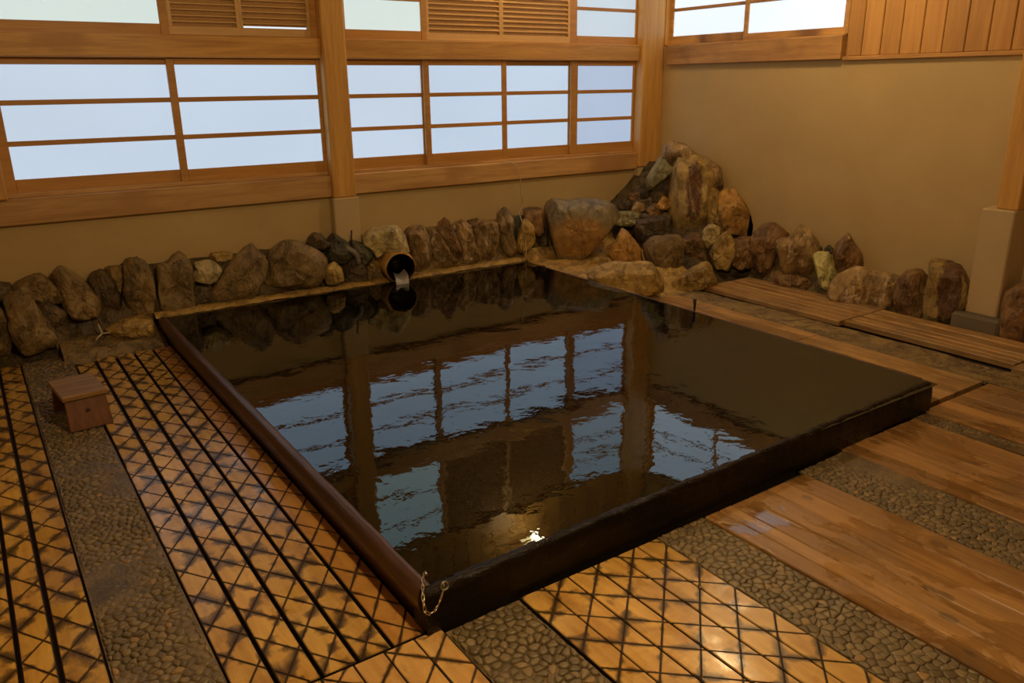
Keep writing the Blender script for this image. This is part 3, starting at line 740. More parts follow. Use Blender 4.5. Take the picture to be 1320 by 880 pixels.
# ------------------------------------------------------------------ low stool
sa = math.radians(6.0); st = thing('bath_stool', (0.275, 4.055, 0.0), 'low wooden step stool with worn seat on the pebble path', 'stool')
def stl(u, v_, z): return (0.275 + u * math.cos(sa) - v_ * math.sin(sa), 4.055 + u * math.sin(sa) + v_ * math.cos(sa), z)
def sbox(name, m, cs):
    q = MB(); q.add([stl(*c) for c in cs], [(0, 3, 2, 1), (4, 5, 6, 7), (0, 1, 5, 4), (1, 2, 6, 5), (2, 3, 7, 6), (3, 0, 4, 7)])
    o = q.build(name, m, st)
    bm = bmesh.new(); bm.from_mesh(o.data); bmesh.ops.bevel(bm, geom=bm.edges[:], offset=0.003, segments=1, affect='EDGES'); bmesh.ops.recalc_face_normals(bm, faces=bm.faces[:]); bm.to_mesh(o.data); bm.free(); return o
W = 0.096
sbox('seat', M['stool_top'], [(-W, -0.135, 0.142), (W, -0.135, 0.142), (W, 0.165, 0.142), (-W, 0.165, 0.142), (-W, -0.135, 0.164), (W, -0.135, 0.164), (W, 0.165, 0.164), (-W, 0.165, 0.164)])
for sg, o0 in ((-1, -0.112), (1, 0.142)):
    yb, yt = o0 + sg * 0.035, o0
    lg = sbox('leg_panel', M['stool'], [(-W + 0.006, yb - 0.01, 0.0), (W - 0.002, yb - 0.01, 0.0), (W - 0.002, yb + 0.01, 0.0), (-W + 0.006, yb + 0.01, 0.0),
                                  (-W + 0.010, yt - 0.01, 0.142), (W - 0.010, yt - 0.01, 0.142), (W - 0.010, yt + 0.01, 0.142), (-W + 0.010, yt + 0.01, 0.142)])
    q = MB(); n = 10; cz, cy = 0.083, yb + (yt - yb) * 0.083 / 0.142 + sg * 0.0105
    q.tube([stl(0.0, cy - sg * 0.004, cz), stl(0.0, cy + sg * 0.0012, cz)], 0.010, 12); q.build('hole_disc', M['deck_char'], lg)  # dark disc added in place of the hole in the panel
sbox('stretcher', M['stool'], [(-0.012, -0.118, 0.065), (0.012, -0.118, 0.065), (0.012, 0.148, 0.065), (-0.012, 0.148, 0.065), (-0.012, -0.118, 0.1), (0.012, -0.118, 0.1), (0.012, 0.148, 0.1), (-0.012, 0.148, 0.1)])

# ------------------------------------------------------------------ rocks
STONES = [
  ('s1', 'bl', (0.028, 5.26, 0.158), -0.005, 0.2, 0, [(-0.024, 0.162), (0.02, 0.151), (0.04, 0.114), (0.036, -0.018), (0.022, -0.102), (-0.011, -0.154), (-0.082, -0.159)]),
  ('s2', 'bl', (0.174, 5.24, 0.187), -0.033, 0.2, 0, [(-0.096, 0.163), (-0.029, 0.19), (0.03, 0.167), (0.074, 0.051), (0.109, -0.033), (0.114, -0.103), (0.063, -0.162), (-0.004, -0.174), (-0.07, -0.137), (-0.094, -0.046), (-0.089, 0.068)]),
  ('s3', 'bl', (0.294, 5.31, 0.176), -0.055, 0.2, 1, [(-0.086, 0.166), (-0.012, 0.126), (0.068, 0.056), (0.08, -0.025), (0.061, -0.143), (-0.002, -0.162), (-0.039, -0.085), (-0.065, 0.057)]),
  ('s4', 'bl', (0.262, 5.36, 0.363), -0.049, 0.16, 0, [(-0.137, 0.038), (-0.041, 0.082), (0.013, 0.094), (0.066, 0.039), (0.12, -0.037), (0.12, -0.086), (0.06, -0.097), (-0.053, -0.031), (-0.137, -0.009)]),
  ('s0', 'bl', (0.074, 5.38, 0.366), -0.014, 0.16, 1, [(-0.045, 0.065), (0.047, 0.052), (0.051, -0.015), (0.014, -0.048), (-0.066, -0.054)]),
  ('s5', 'bl', (0.455, 5.34, 0.306), -0.085, 0.2, 0, [(-0.1, 0.142), (-0.057, 0.175), (0.004, 0.139), (0.064, 0.033), (0.129, -0.056), (0.125, -0.136), (0.035, -0.153), (-0.029, -0.123), (-0.072, -0.067), (-0.089, 0.034)]),
  ('s6', 'bl', (0.621, 5.39, 0.279), -0.115, 0.14, 1, [(-0.081, 0.143), (-0.003, 0.144), (0.035, 0.099), (0.071, -0.017), (0.083, -0.122), (0.015, -0.154), (-0.042, -0.114), (-0.075, 0.012)]),
  ('s7', 'bl', (0.699, 5.41, 0.347), -0.129, 0.12, 2, [(-0.066, 0.089), (0.041, 0.087), (0.056, 0.004), (0.024, -0.085), (-0.01, -0.101), (-0.043, 0.005)]),
  ('s8', 'bl', (0.806, 5.31, 0.299), -0.151, 0.16, 0, [(-0.068, 0.17), (-0.001, 0.198), (0.041, 0.178), (0.063, 0.105), (0.076, -0.029), (0.067, -0.131), (0.037, -0.18), (-0.036, -0.172), (-0.086, -0.142), (-0.089, -0.009)]),
  ('s9', 'bl', (0.706, 5.22, 0.075), -0.134, 0.2, 2, [(-0.134, 0.025), (-0.058, 0.065), (0.04, 0.067), (0.113, 0.041), (0.111, -0.042), (0.056, -0.075), (-0.024, -0.063), (-0.097, -0.021)]),
  ('s10', 'bl', (1.021, 5.32, 0.309), -0.19, 0.18, 0, [(-0.098, 0.11), (-0.029, 0.13), (0.035, 0.17), (0.077, 0.17), (0.088, 0.064), (0.089, -0.067), (0.086, -0.161), (0.013, -0.191), (-0.13, -0.192), (-0.127, -0.043)]),
  ('s11', 'pale', (1.187, 5.27, 0.36), -0.222, 0.14, 3, [(-0.049, 0.059), (0.033, 0.07), (0.08, 0.037), (0.097, -0.001), (0.061, -0.054), (-0.003, -0.081), (-0.083, -0.04), (-0.092, -0.011), (-0.041, 0.021)]),
  ('s12', 'bl', (1.165, 5.33, 0.196), -0.215, 0.14, 1, [(-0.062, 0.076), (0.062, 0.063), (0.062, -0.042), (-0.01, -0.058), (-0.051, -0.039)]),
  ('s12b', 'bl', (1.346, 5.42, 0.416), -0.243, 0.08, 2, [(-0.074, 0.023), (0.007, 0.031), (0.076, 0.009), (0.064, -0.017), (-0.002, -0.04), (-0.069, -0.006)]),
  ('s13', 'bl', (1.441, 5.3, 0.306), -0.265, 0.2, 0, [(-0.011, 0.136), (0.076, 0.195), (0.128, 0.182), (0.155, 0.132), (0.133, 0.009), (0.081, -0.103), (0.037, -0.168), (-0.081, -0.178), (-0.196, -0.166), (-0.209, -0.086), (-0.11, 0.039)]),
  ('s14', 'bl', (1.779, 5.3, 0.312), -0.324, 0.2, 0, [(-0.126, 0.124), (-0.057, 0.164), (0.063, 0.156), (0.163, 0.105), (0.214, 0.033), (0.187, -0.066), (0.132, -0.142), (0.006, -0.163), (-0.203, -0.181), (-0.208, -0.096), (-0.16, 0.058)]),
  ('s15', 'bl', (1.994, 5.36, 0.45), -0.356, 0.12, 1, [(-0.065, 0.021), (-0.018, 0.06), (0.029, 0.051), (0.063, -0.016), (0.029, -0.065), (-0.037, -0.051)]),
  ('s16', 'bl', (2.038, 5.22, 0.239), -0.372, 0.12, 2, [(-0.06, 0.008), (-0.037, 0.057), (0.008, 0.074), (0.053, 0.031), (0.062, -0.04), (0.026, -0.068), (-0.051, -0.063)]),
  ('s17', 'bl', (2.129, 5.34, 0.38), -0.379, 0.16, 4, [(-0.093, 0.019), (-0.036, 0.112), (0.02, 0.084), (0.104, 0.008), (0.109, -0.064), (-0.003, -0.089), (-0.1, -0.073)]),
  ('s18', 'bl', (2.294, 5.3, 0.347), -0.408, 0.16, 4, [(-0.08, 0.078), (-0.021, 0.076), (0.066, 0.025), (0.071, -0.063), (0.003, -0.091), (-0.038, -0.027)]),
  ('s19', 'bl', (2.23, 5.31, 0.219), -0.398, 0.16, 1, [(-0.072, 0.079), (-0.006, 0.096), (0.08, 0.039), (0.081, -0.108), (-0.081, -0.109)]),
  ('sp', 'br', (2.448, 5.24, 0.41), -0.437, 0.22, 3, [(-0.179, 0.041), (-0.09, 0.099), (0.081, 0.102), (0.138, 0.028), (0.163, -0.067), (0.031, -0.061), (-0.052, -0.099), (-0.089, -0.045)]),
  ('sp2', 'br', (2.386, 5.34, 0.198), -0.42, 0.1, 2, [(-0.055, 0.125), (0.036, 0.11), (0.058, -0.029), (0.022, -0.102), (-0.061, -0.108)]),
  ('r1', 'br', (2.754, 5.3, 0.325), -0.479, 0.18, 5, [(-0.114, 0.099), (-0.064, 0.151), (0.03, 0.159), (0.074, 0.083), (0.085, -0.047), (0.063, -0.177), (-0.008, -0.213), (-0.065, -0.063)]),
  ('r3', 'br', (2.956, 5.31, 0.292), -0.508, 0.18, 5, [(-0.101, 0.162), (-0.014, 0.187), (0.009, 0.094), (0.075, -0.017), (0.137, -0.119), (0.071, -0.134), (-0.083, -0.168), (-0.092, -0.012)]),
  ('r4', 'br', (3.012, 5.26, 0.366), -0.52, 0.12, 6, [(-0.093, 0.11), (-0.043, 0.163), (-0.007, 0.13), (0.038, 0.031), (0.083, -0.09), (0.081, -0.168), (0.027, -0.161), (-0.013, -0.055), (-0.069, 0.034)]),
  ('r5', 'br', (3.162, 5.3, 0.34), -0.538, 0.14, 5, [(-0.106, 0.143), (-0.024, 0.152), (0.051, 0.101), (0.075, -0.021), (0.121, -0.18), (-0.018, -0.188), (-0.026, -0.075), (-0.071, 0.06)]),
  ('r6', 'br', (3.314, 5.38, 0.406), -0.552, 0.12, 1, [(-0.07, 0.05), (0.008, 0.071), (0.063, 0.008), (0.027, -0.105), (-0.028, -0.024)]),
  ('r7', 'br', (3.371, 5.29, 0.343), -0.567, 0.16, 5, [(-0.105, 0.091), (-0.042, 0.146), (0.025, 0.156), (0.07, 0.088), (0.086, -0.036), (0.07, -0.138), (-0.015, -0.177), (-0.088, -0.136)]),
  ('r8', 'br', (3.55, 5.28, 0.36), -0.592, 0.14, 5, [(-0.077, 0.147), (-0.007, 0.191), (0.043, 0.111), (0.053, -0.025), (0.08, -0.187), (-0.029, -0.197), (-0.061, -0.047)]),
  ('r9', 'br', (3.709, 5.36, 0.378), -0.605, 0.12, 4, [(-0.072, 0.08), (0.032, 0.088), (0.06, 0.032), (0.019, -0.096), (-0.039, -0.107)]),
  ('r10', 'br', (3.703, 5.24, 0.318), -0.615, 0.14, 2, [(-0.038, 0.109), (0.002, 0.134), (0.059, 0.063), (0.072, -0.041), (0.024, -0.099), (-0.051, -0.151), (-0.068, -0.017)]),
  ('r11', 'br', (3.835, 5.3, 0.424), -0.626, 0.16, 6, [(-0.088, 0.081), (-0.025, 0.121), (0.068, 0.068), (0.085, -0.054), (0.045, -0.124), (-0.013, -0.1), (-0.071, 0.005)]),
  ('r12', 'br', (3.92, 5.33, 0.242), -0.634, 0.12, 1, [(-0.065, 0.057), (0.041, 0.104), (0.065, -0.063), (-0.041, -0.099)]),
  ('boulder', 'boulder', (4.138, 5.089, 0.361), -0.683, 0.42, 7, [(-0.296, 0.162), (-0.21, 0.214), (-0.094, 0.201), (0.043, 0.212), (0.169, 0.206), (0.268, 0.163), (0.316, 0.071), (0.267, -0.01), (0.205, -0.075), (0.109, -0.193), (0.052, -0.265), (-0.124, -0.291), (-0.195, -0.291), (-0.243, -0.148), (-0.278, 0.017)]),
  ('p1', 'pointed', (4.287, 4.713, 0.227), -0.738, 0.16, 8, [(-0.124, 0.003), (-0.059, 0.056), (-0.018, 0.154), (0.03, 0.125), (0.123, -0.001), (0.146, -0.106), (0.007, -0.139), (-0.106, -0.096)]),
  ('lump', 'rk', (3.925, 4.233, 0.127), -0.748, 0.2, 2, [(-0.287, 0.053), (-0.106, 0.112), (0.107, 0.106), (0.183, 0.064), (0.262, -0.044), (0.222, -0.101), (0.052, -0.133), (-0.165, -0.056), (-0.275, -0.003)]),
  ('lump2', 'rk', (4.1, 4.767, 0.127), -0.71, 0.12, 2, [(-0.085, -0.003), (-0.045, 0.043), (0.048, 0.044), (0.096, -0.001), (0.051, -0.043), (-0.066, -0.039)]),
  ('c1', 'rk', (4.513, 4.487, 0.167), -0.788, 0.2, 0, [(-0.151, 0.092), (-0.046, 0.184), (0.113, 0.18), (0.151, -0.004), (0.122, -0.14), (0.032, -0.22), (-0.062, -0.101), (-0.162, 0.002)]),
  ('c2', 'rk', (4.845, 4.481, 0.175), -0.824, 0.16, 6, [(-0.076, 0.108), (0.025, 0.149), (0.079, 0.067), (0.109, -0.07), (0.042, -0.127), (-0.085, -0.132), (-0.096, -0.0)]),
  ('c3', 'rk', (4.918, 4.376, 0.309), -0.844, 0.1, 3, [(-0.061, 0.035), (-0.004, 0.092), (0.064, 0.061), (0.055, -0.029), (-0.005, -0.104), (-0.05, -0.056)]),
  ('c4', 'rk', (4.944, 4.262, 0.183), -0.859, 0.16, 2, [(-0.034, 0.122), (0.026, 0.176), (0.079, 0.081), (0.093, -0.069), (0.05, -0.154), (-0.038, -0.143), (-0.094, -0.062), (-0.083, 0.045)]),
  ('c5', 'standing', (5.102, 4.772, 0.583), -0.819, 0.34, 9, [(-0.177, 0.209), (-0.123, 0.286), (-0.064, 0.325), (0.059, 0.296), (0.14, 0.205), (0.178, 0.091), (0.175, -0.095), (0.157, -0.301), (0.069, -0.368), (-0.056, -0.38), (-0.175, -0.359), (-0.188, 0.054)]),
  ('ccap', 'rk', (5.138, 4.797, 0.835), -0.82, 0.2, 5, [(-0.25, 0.122), (-0.168, 0.168), (-0.075, 0.145), (0.005, 0.078), (0.115, 0.018), (0.247, -0.042), (0.269, -0.141), (0.193, -0.243), (0.125, -0.136), (-0.053, 0.016), (-0.158, -0.031), (-0.254, 0.045)]),
  ('c6', 'grey', (4.974, 5.03, 0.756), -0.78, 0.2, 10, [(-0.104, -0.037), (-0.027, 0.104), (0.04, 0.159), (0.119, 0.074), (0.089, -0.035), (-0.025, -0.115), (-0.094, -0.155)]),
  ('c7', 'rk', (4.949, 5.156, 0.448), -0.765, 0.24, 1, [(-0.225, -0.014), (-0.092, 0.117), (0.002, 0.159), (0.195, 0.137), (0.22, -0.057), (0.128, -0.14), (-0.034, -0.126), (-0.199, -0.08)]),
  ('c7b', 'rk', (4.679, 5.104, 0.376), -0.742, 0.16, 10, [(-0.129, 0.044), (-0.003, 0.061), (0.131, 0.031), (0.142, -0.033), (-0.015, -0.067), (-0.127, -0.036)]),
  ('c7c', 'rk', (4.741, 4.866, 0.3), -0.772, 0.22, 1, [(-0.114, 0.079), (0.114, 0.115), (0.153, -0.041), (-0.029, -0.108), (-0.125, -0.047)]),
  ('c8', 'slanted', (5.253, 4.423, 0.449), -0.871, 0.18, 8, [(-0.119, 0.21), (-0.051, 0.245), (0.019, 0.138), (0.117, 0.003), (0.144, -0.088), (0.109, -0.213), (-0.002, -0.218), (-0.084, -0.127), (-0.133, 0.042)]),
  ('c8b', 'rk', (5.206, 4.577, 0.413), -0.85, 0.18, 2, [(-0.088, 0.236), (0.013, 0.192), (0.078, -0.101), (0.054, -0.197), (-0.057, -0.137)]),
  ('c9', 'rk', (5.362, 4.357, 0.416), -0.888, 0.12, 1, [(-0.105, 0.165), (-0.043, 0.137), (0.09, -0.058), (0.069, -0.152), (-0.011, -0.093)]),
  ('c10', 'rk', (5.049, 4.154, 0.161), -0.882, 0.18, 6, [(-0.083, 0.116), (0.072, 0.138), (0.111, -0.085), (-0.015, -0.122), (-0.085, -0.05)]),
  ('c11', 'rb', (5.138, 3.989, 0.24), -0.911, 0.18, 6, [(-0.113, 0.079), (-0.044, 0.17), (0.038, 0.188), (0.148, 0.106), (0.076, -0.015), (0.044, -0.21), (-0.053, -0.231), (-0.099, -0.098)]),
  ('cb', 'rk', (4.498, 4.109, 0.05), -0.831, 0.2, 2, [(-0.204, -0.067), (-0.092, 0.055), (0.055, 0.126), (0.157, 0.023), (0.135, -0.051), (-0.056, -0.089)]),
  ('d2', 'rb', (5.13, 3.691, 0.265), -0.947, 0.2, 5, [(-0.147, 0.063), (-0.059, 0.1), (-0.0, 0.202), (0.074, 0.155), (0.146, 0.031), (0.119, -0.1), (0.075, -0.188), (-0.078, -0.188), (-0.137, -0.084)]),
  ('d3', 'rb', (5.08, 3.645, 0.028), -0.948, 0.16, 6, [(-0.172, 0.091), (-0.087, 0.081), (0.082, 0.052), (0.205, -0.054), (0.126, -0.085), (-0.013, -0.062), (-0.147, -0.023)]),
  ('d4', 'rb', (5.1, 3.419, 0.179), -0.98, 0.16, 11, [(-0.102, 0.086), (-0.061, 0.112), (0.004, 0.112), (0.063, 0.035), (0.102, -0.041), (0.076, -0.154), (-0.007, -0.129), (-0.076, -0.023)]),
  ('d5', 'rb', (5.2, 3.577, 0.291), -0.968, 0.08, 4, [(-0.035, 0.004), (-0.0, 0.025), (0.03, 0.016), (0.03, -0.021), (-0.025, -0.024)]),
  ('d5b', 'rb', (5.2, 3.479, 0.3), -0.981, 0.08, 4, [(-0.03, 0.007), (-0.001, 0.036), (0.028, 0.011), (0.023, -0.026), (-0.02, -0.029)]),
  ('d6', 'rb', (5.2, 3.32, 0.288), -1.003, 0.16, 6, [(-0.09, -0.003), (-0.059, 0.108), (-0.022, 0.159), (0.021, 0.113), (0.085, -0.006), (0.099, -0.082), (0.019, -0.152), (-0.054, -0.142)]),
  ('d7', 'rb', (5.07, 3.054, 0.105), -1.029, 0.22, 5, [(-0.245, -0.061), (-0.203, 0.066), (-0.075, 0.149), (0.061, 0.137), (0.176, 0.114), (0.189, -0.018), (0.182, -0.148), (0.04, -0.14), (-0.142, -0.105)]),
  ('d8', 'd8', (5.09, 2.75, 0.14), -1.075, 0.18, 6, [(-0.107, 0.071), (-0.057, 0.134), (0.028, 0.152), (0.076, 0.097), (0.086, -0.017), (0.07, -0.143), (-0.006, -0.167), (-0.094, -0.133)]),
  ('d9', 'd9', (5.09, 2.529, 0.204), -1.11, 0.2, 9, [(-0.113, 0.147), (-0.101, 0.188), (-0.01, 0.201), (0.058, 0.157), (0.118, 0.067), (0.128, -0.042), (0.095, -0.102), (0.089, -0.202), (0.04, -0.237), (-0.09, -0.204), (-0.116, -0.057), (-0.103, 0.071)]),
  ('d10', 'd10', (5.09, 2.074, 0.175), -1.184, 0.22, 6, [(-0.094, 0.089), (-0.066, 0.152), (-0.008, 0.195), (0.069, 0.175), (0.117, 0.008), (0.13, -0.199), (0.024, -0.207), (-0.086, -0.176), (-0.091, -0.049)]),
  ('rub0', 'rk', (4.771, 5.245, 0.468), -0.738, 0.14, 1, [(0.053, 0.0), (0.036, -0.042), (-0.015, -0.04), (-0.044, -0.026), (-0.052, 0.019), (-0.021, 0.049), (0.043, 0.04)]),
  ('rub1', 'rk', (4.878, 5.224, 0.527), -0.751, 0.14, 6, [(0.071, 0.004), (0.046, -0.046), (-0.013, -0.056), (-0.065, -0.016), (-0.069, 0.027), (-0.015, 0.043), (0.047, 0.045)]),
  ('rub2', 'rk', (4.934, 5.149, 0.548), -0.764, 0.14, 1, [(0.067, 0.005), (0.043, -0.043), (-0.013, -0.052), (-0.056, -0.023), (-0.07, 0.021), (-0.015, 0.047), (0.044, 0.043)]),
  ('rub3', 'rk', (4.955, 5.029, 0.545), -0.778, 0.14, 1, [(0.066, 0.0), (0.041, -0.037), (-0.01, -0.052), (-0.057, -0.028), (-0.062, 0.025), (-0.019, 0.059), (0.04, 0.032)]),
  ('rub4', 'rk', (4.928, 4.914, 0.499), -0.787, 0.14, 8, [(0.075, -0.001), (0.05, -0.044), (-0.014, -0.047), (-0.067, -0.027), (-0.053, 0.014), (-0.02, 0.06), (0.029, 0.045)]),
  ('rub5', 'rk', (4.87, 4.973, 0.439), -0.775, 0.14, 6, [(0.069, -0.004), (0.044, -0.053), (-0.013, -0.047), (-0.061, -0.025), (-0.066, 0.016), (-0.018, 0.062), (0.044, 0.05)]),
  ('rub6', 'rk', (4.812, 5.11, 0.451), -0.755, 0.14, 5, [(0.054, -0.003), (0.04, -0.034), (-0.012, -0.051), (-0.061, -0.023), (-0.046, 0.021), (-0.017, 0.056), (0.043, 0.034)]),
  ('rub7', 'rk', (4.705, 5.135, 0.39), -0.742, 0.14, 1, [(0.053, 0.002), (0.038, -0.035), (-0.011, -0.045), (-0.06, -0.019), (-0.049, 0.022), (-0.012, 0.04), (0.041, 0.036)]),
  ('rub8', 'rk', (4.779, 4.994, 0.377), -0.763, 0.14, 1, [(0.063, 0.001), (0.038, -0.04), (-0.008, -0.052), (-0.058, -0.018), (-0.059, 0.02), (-0.016, 0.045), (0.04, 0.044)]),
  ('rub9', 'rk', (4.869, 4.833, 0.388), -0.789, 0.14, 1, [(0.047, 0.002), (0.045, -0.045), (-0.008, -0.046), (-0.054, -0.02), (-0.05, 0.02), (-0.013, 0.051), (0.033, 0.038)]),
  ('rub10', 'rk', (4.789, 4.844, 0.347), -0.78, 0.14, 6, [(0.067, 0.003), (0.04, -0.041), (-0.011, -0.041), (-0.063, -0.019), (-0.048, 0.021), (-0.017, 0.04), (0.032, 0.037)]),
]

def rock(name, P0, yaw, thick, col, outline, parent, seed, detail=1.0):
    """rounded, chipped stone grown from its front outline, with its own real thickness"""
    r_ = random.Random(seed); n0 = len(outline); pts = []
    cu = sum(p[0] for p in outline) / n0; cv = sum(p[1] for p in outline) / n0
    for i in range(n0):                                # smooth closed curve through the outline
        p0, p1, p2, p3 = (Vector((*outline[(i + k) % n0], 0)) for k in (-1, 0, 1, 2))
        m = max(4, int(52 / n0))
        for k in range(m):
            t = k / m
            cr = (0.5 * ((2 * p1) + (p2 - p0) * t + (2 * p0 - 5 * p1 + 4 * p2 - p3) * t * t + (3 * p1 - p0 - 3 * p2 + p3) * t ** 3)); pts.append(cr * 0.5 + p1.lerp(p2, t) * 0.5)
    pts = [Vector((cu + (p.x - cu) * 1.09, cv + (p.y - cv) * 1.07, 0)) for p in pts]
    n = len(pts); v = []
    prof = [(0.14, -1.0), (0.30, -0.995), (0.46, -0.985), (0.60, -0.965)]
    for k in range(13):
        ph = -1.22 + 2.44 * k / 12
        prof.append((math.cos(ph) ** 0.36, math.copysign(abs(math.sin(ph)) ** 0.8, math.sin(ph))))
    prof += [(a_, -d_) for a_, d_ in reversed(prof[:4])]; rings = len(prof)
    size = max(max(p.x for p in pts) - min(p.x for p in pts), max(p.y for p in pts) - min(p.y for p in pts))
    off = Vector((r_.uniform(0, 50), r_.uniform(0, 50), r_.uniform(0, 50)))
    for sc, d in prof:
        d *= 0.5 * thick
        for p in pts: v.append(Vector((cu + (p.x - cu) * sc, d, cv + (p.y - cv) * sc)))
    v.append(Vector((cu, -0.5 * thick, cv))); v.append(Vector((cu, 0.5 * thick, cv)))
    f = [(k * n + i, k * n + (i + 1) % n, (k + 1) * n + (i + 1) % n, (k + 1) * n + i) for k in range(rings - 1) for i in range(n)]
    f += [(len(v) - 2, (i + 1) % n, i) for i in range(n)] + [(len(v) - 1, (rings - 1) * n + i, (rings - 1) * n + (i + 1) % n) for i in range(n)]
    amp = min(0.034, 0.085 * size) * detail
    cen = Vector((cu, 0, cv)); half = size * 0.5
    for k in range(10):                                # chipped flats
        nv = Vector((r_.gauss(0, 0.75), -abs(r_.gauss(0.55, 0.5)) if k < 8 else 0.7, r_.gauss(0.1, 0.75))).normalized()
        sup = max((p - cen).dot(nv) for p in v); lim = sup * r_.uniform(0.74, 0.96)
        for p in v:
            e = (p - cen).dot(nv) - lim
            if e > 0: p -= nv * e * 0.88
    for p in v:
        q_ = p / max(0.14, size) * 2.1 + off
        e = noise.noise(q_) * 0.7 + 0.6 * (noise.voronoi(q_ * 1.5)[0][0] - 0.35) + 0.25 * noise.noise(q_ * 3.7) + 0.22 * noise.noise(q_ * 8) + 0.12 * noise.noise(q_ * 17)
        c = Vector((p.x - cu, p.y, p.z - cv)); L_ = c.length or 1
        edge = abs(p.y) / (0.5 * thick)
        p += c / L_ * amp * e * (0.45 + 0.55 * edge) + Vector((0, -1 if p.y < 0 else 1, 0)) * amp * e * 0.9 * edge
    cy_, sy_ = math.cos(yaw), math.sin(yaw)
    for p in v:                                        # the back is set flush against the walls
        wx, wy = P0[0] + cy_ * p.x - sy_ * p.y, P0[1] + sy_ * p.x + cy_ * p.y
        ox, oy = min(0, RX - 0.002 - wx), min(0, BY - 0.002 - wy)
        p.x += cy_ * ox + sy_ * oy; p.y += -sy_ * ox + cy_ * oy
    q = MB(); q.add(v, f, 0, True)
    me = bpy.data.meshes.new(name); me.from_pydata(q.v, [], q.f); me.polygons.foreach_set('use_smooth', [True] * len(q.f)); me.materials.append(ROCKCOL[col])
    try: me.set_sharp_from_angle(angle=math.radians(27))
    except Exception: pass
    o = bpy.data.objects.new(name, me); C.objects.link(o); o.parent = parent
    o.location = Vector(P0) - (wloc(parent) if parent is not None else Vector((0, 0, 0))); o.rotation_euler.z = yaw
    return o

G = {
 'bl': thing('rock_border', (1.1, 5.35, 0.0), 'row of brown stones set in mortar under the left window bay', 'rock border', 'stone rows along the walls'),
 'br': thing('rock_border', (3.2, 5.35, 0.0), 'row of upright mottled stones between the water spout and the boulder', 'rock border', 'stone rows along the walls'),
 'rk': thing('rockery', (4.9, 4.7, 0.0), 'corner rockery of small heaped stones and crusted ledge by the bath', 'rockery'),
 'rb': thing('rock_border', (5.12, 3.4, 0.0), 'row of red-brown stones set along the plaster wall behind the raised decks', 'rock border', 'stone rows along the walls'),
}
SINGLE = {
 'pale': ('rock', 'small pale rock wedged high between brown slabs in the left stone row'),
 'boulder': ('boulder', 'large rounded grey and orange boulder at the back corner of the bath'),
 'pointed': ('rock', 'small pointed orange rock on the crusted ledge right of the boulder'),
 'standing': ('rock', 'tallest upright rock of the corner rockery with a dark brown face'),
 'grey': ('rock', 'leaning grey-green rock against the corner post, high at the left of the tallest rock'),
 'slanted': ('rock', 'slanting orange rock leaning on the right side of the tallest rock'),
 'd8': ('rock', 'dark red-brown stubby rock left of the tall one by the right post plinth'),
 'd9': ('rock', 'tall upright brown rock just left of the right post plinth'),
 'd10': ('rock', 'rounded brown rock right of the right post plinth at the frame edge'),
}
for i, (nm, g, P0, yaw, th, col, ol) in enumerate(STONES):
    if g in G: rock('stone', P0, yaw, th, col, ol, G[g], i)
    else:
        kd, lab = SINGLE[g]; tag(rock(kd, P0, yaw, th, col, ol, None, i, 0.8), lab, 'boulder' if kd == 'boulder' else 'rock', 'single rocks around the bath')

def bed(name, m, parent, x0, x1, y0, y1, h, step=0.03):
    nx, ny = int((x1 - x0) / step), int((y1 - y0) / step); q = MB()
    v = [(x0 + (x1 - x0) * i / nx, y0 + (y1 - y0) * j / ny, h(x0 + (x1 - x0) * i / nx, y0 + (y1 - y0) * j / ny)) for j in range(ny + 1) for i in range(nx + 1)]
    q.add(v, [(j * (nx + 1) + i, j * (nx + 1) + i + 1, (j + 1) * (nx + 1) + i + 1, (j + 1) * (nx + 1) + i) for j in range(ny) for i in range(nx)], 0, True)
    return q.build(name, m, parent)
def ss(a, b, t): t = min(1, max(0, (t - a) / (b - a))); return t * t * (3 - 2 * t)
def rough(x, y, a=0.012): return a * noise.noise((x * 9, y * 9, 1.1)) + a * 0.5 * noise.noise((x * 26, y * 26, 4.1))
# mortar behind and under the stone rows
bed('mortar', M['dark_mortar'], G['bl'], LX + 0.02, 2.28, 5.235, BY - 0.002, lambda x, y: (0.15 if x > 0.86 else 0.03 + 0.12 * ss(0.5, 0.86, x)) + (0.27 if x > 0.86 else 0.33) * ss(5.26, 5.42, y) + rough(x, y))
bed('mortar', M['mortar'], G['br'], 2.28, 4.9, 5.235, BY - 0.002, lambda x, y: 0.15 + 0.29 * ss(5.25, 5.42, y) + rough(x, y))
bed('mortar', M['mortar'], G['rb'], 5.03, RX - 0.002, 0.3, 4.1, lambda x, y: -0.01 + (0.20 if y > 2.6 else 0.14) * ss(5.06, 5.24, x) + rough(x, y))
# crusted lip along the back of the bath
bed('crust_lip', M['lip'], G['bl'], 0.84, 2.45, 5.165, 5.27, lambda x, y: 0.132 + 0.02 * ss(5.165, 5.20, y) + rough(x, y, 0.006) , 0.02)
bed('crust_lip', M['lip'], G['br'], 2.45, 3.75, 5.170, 5.27, lambda x, y: 0.130 + 0.025 * ss(5.17, 5.20, y) + rough(x, y, 0.007), 0.02)
# rubble at the foot of the left rocks
bed('foot_mortar', M['mortar'], G['bl'], 0.30, 0.86, 4.99, 5.30, lambda x, y: -0.02 + 0.055 * ss(4.99, 5.09, y + 0.03 * noise.noise((x * 8, 2, 2))) + 0.03 * ss(5.1, 5.25, y) + rough(x, y, 0.010), 0.02)
bed('foot_mortar', M['dark_mortar'], G['bl'], LX + 0.02, 0.36, 5.14, 5.32, lambda x, y: -0.025 + 0.06 * ss(5.15, 5.27, y) + rough(x, y, 0.010), 0.025)
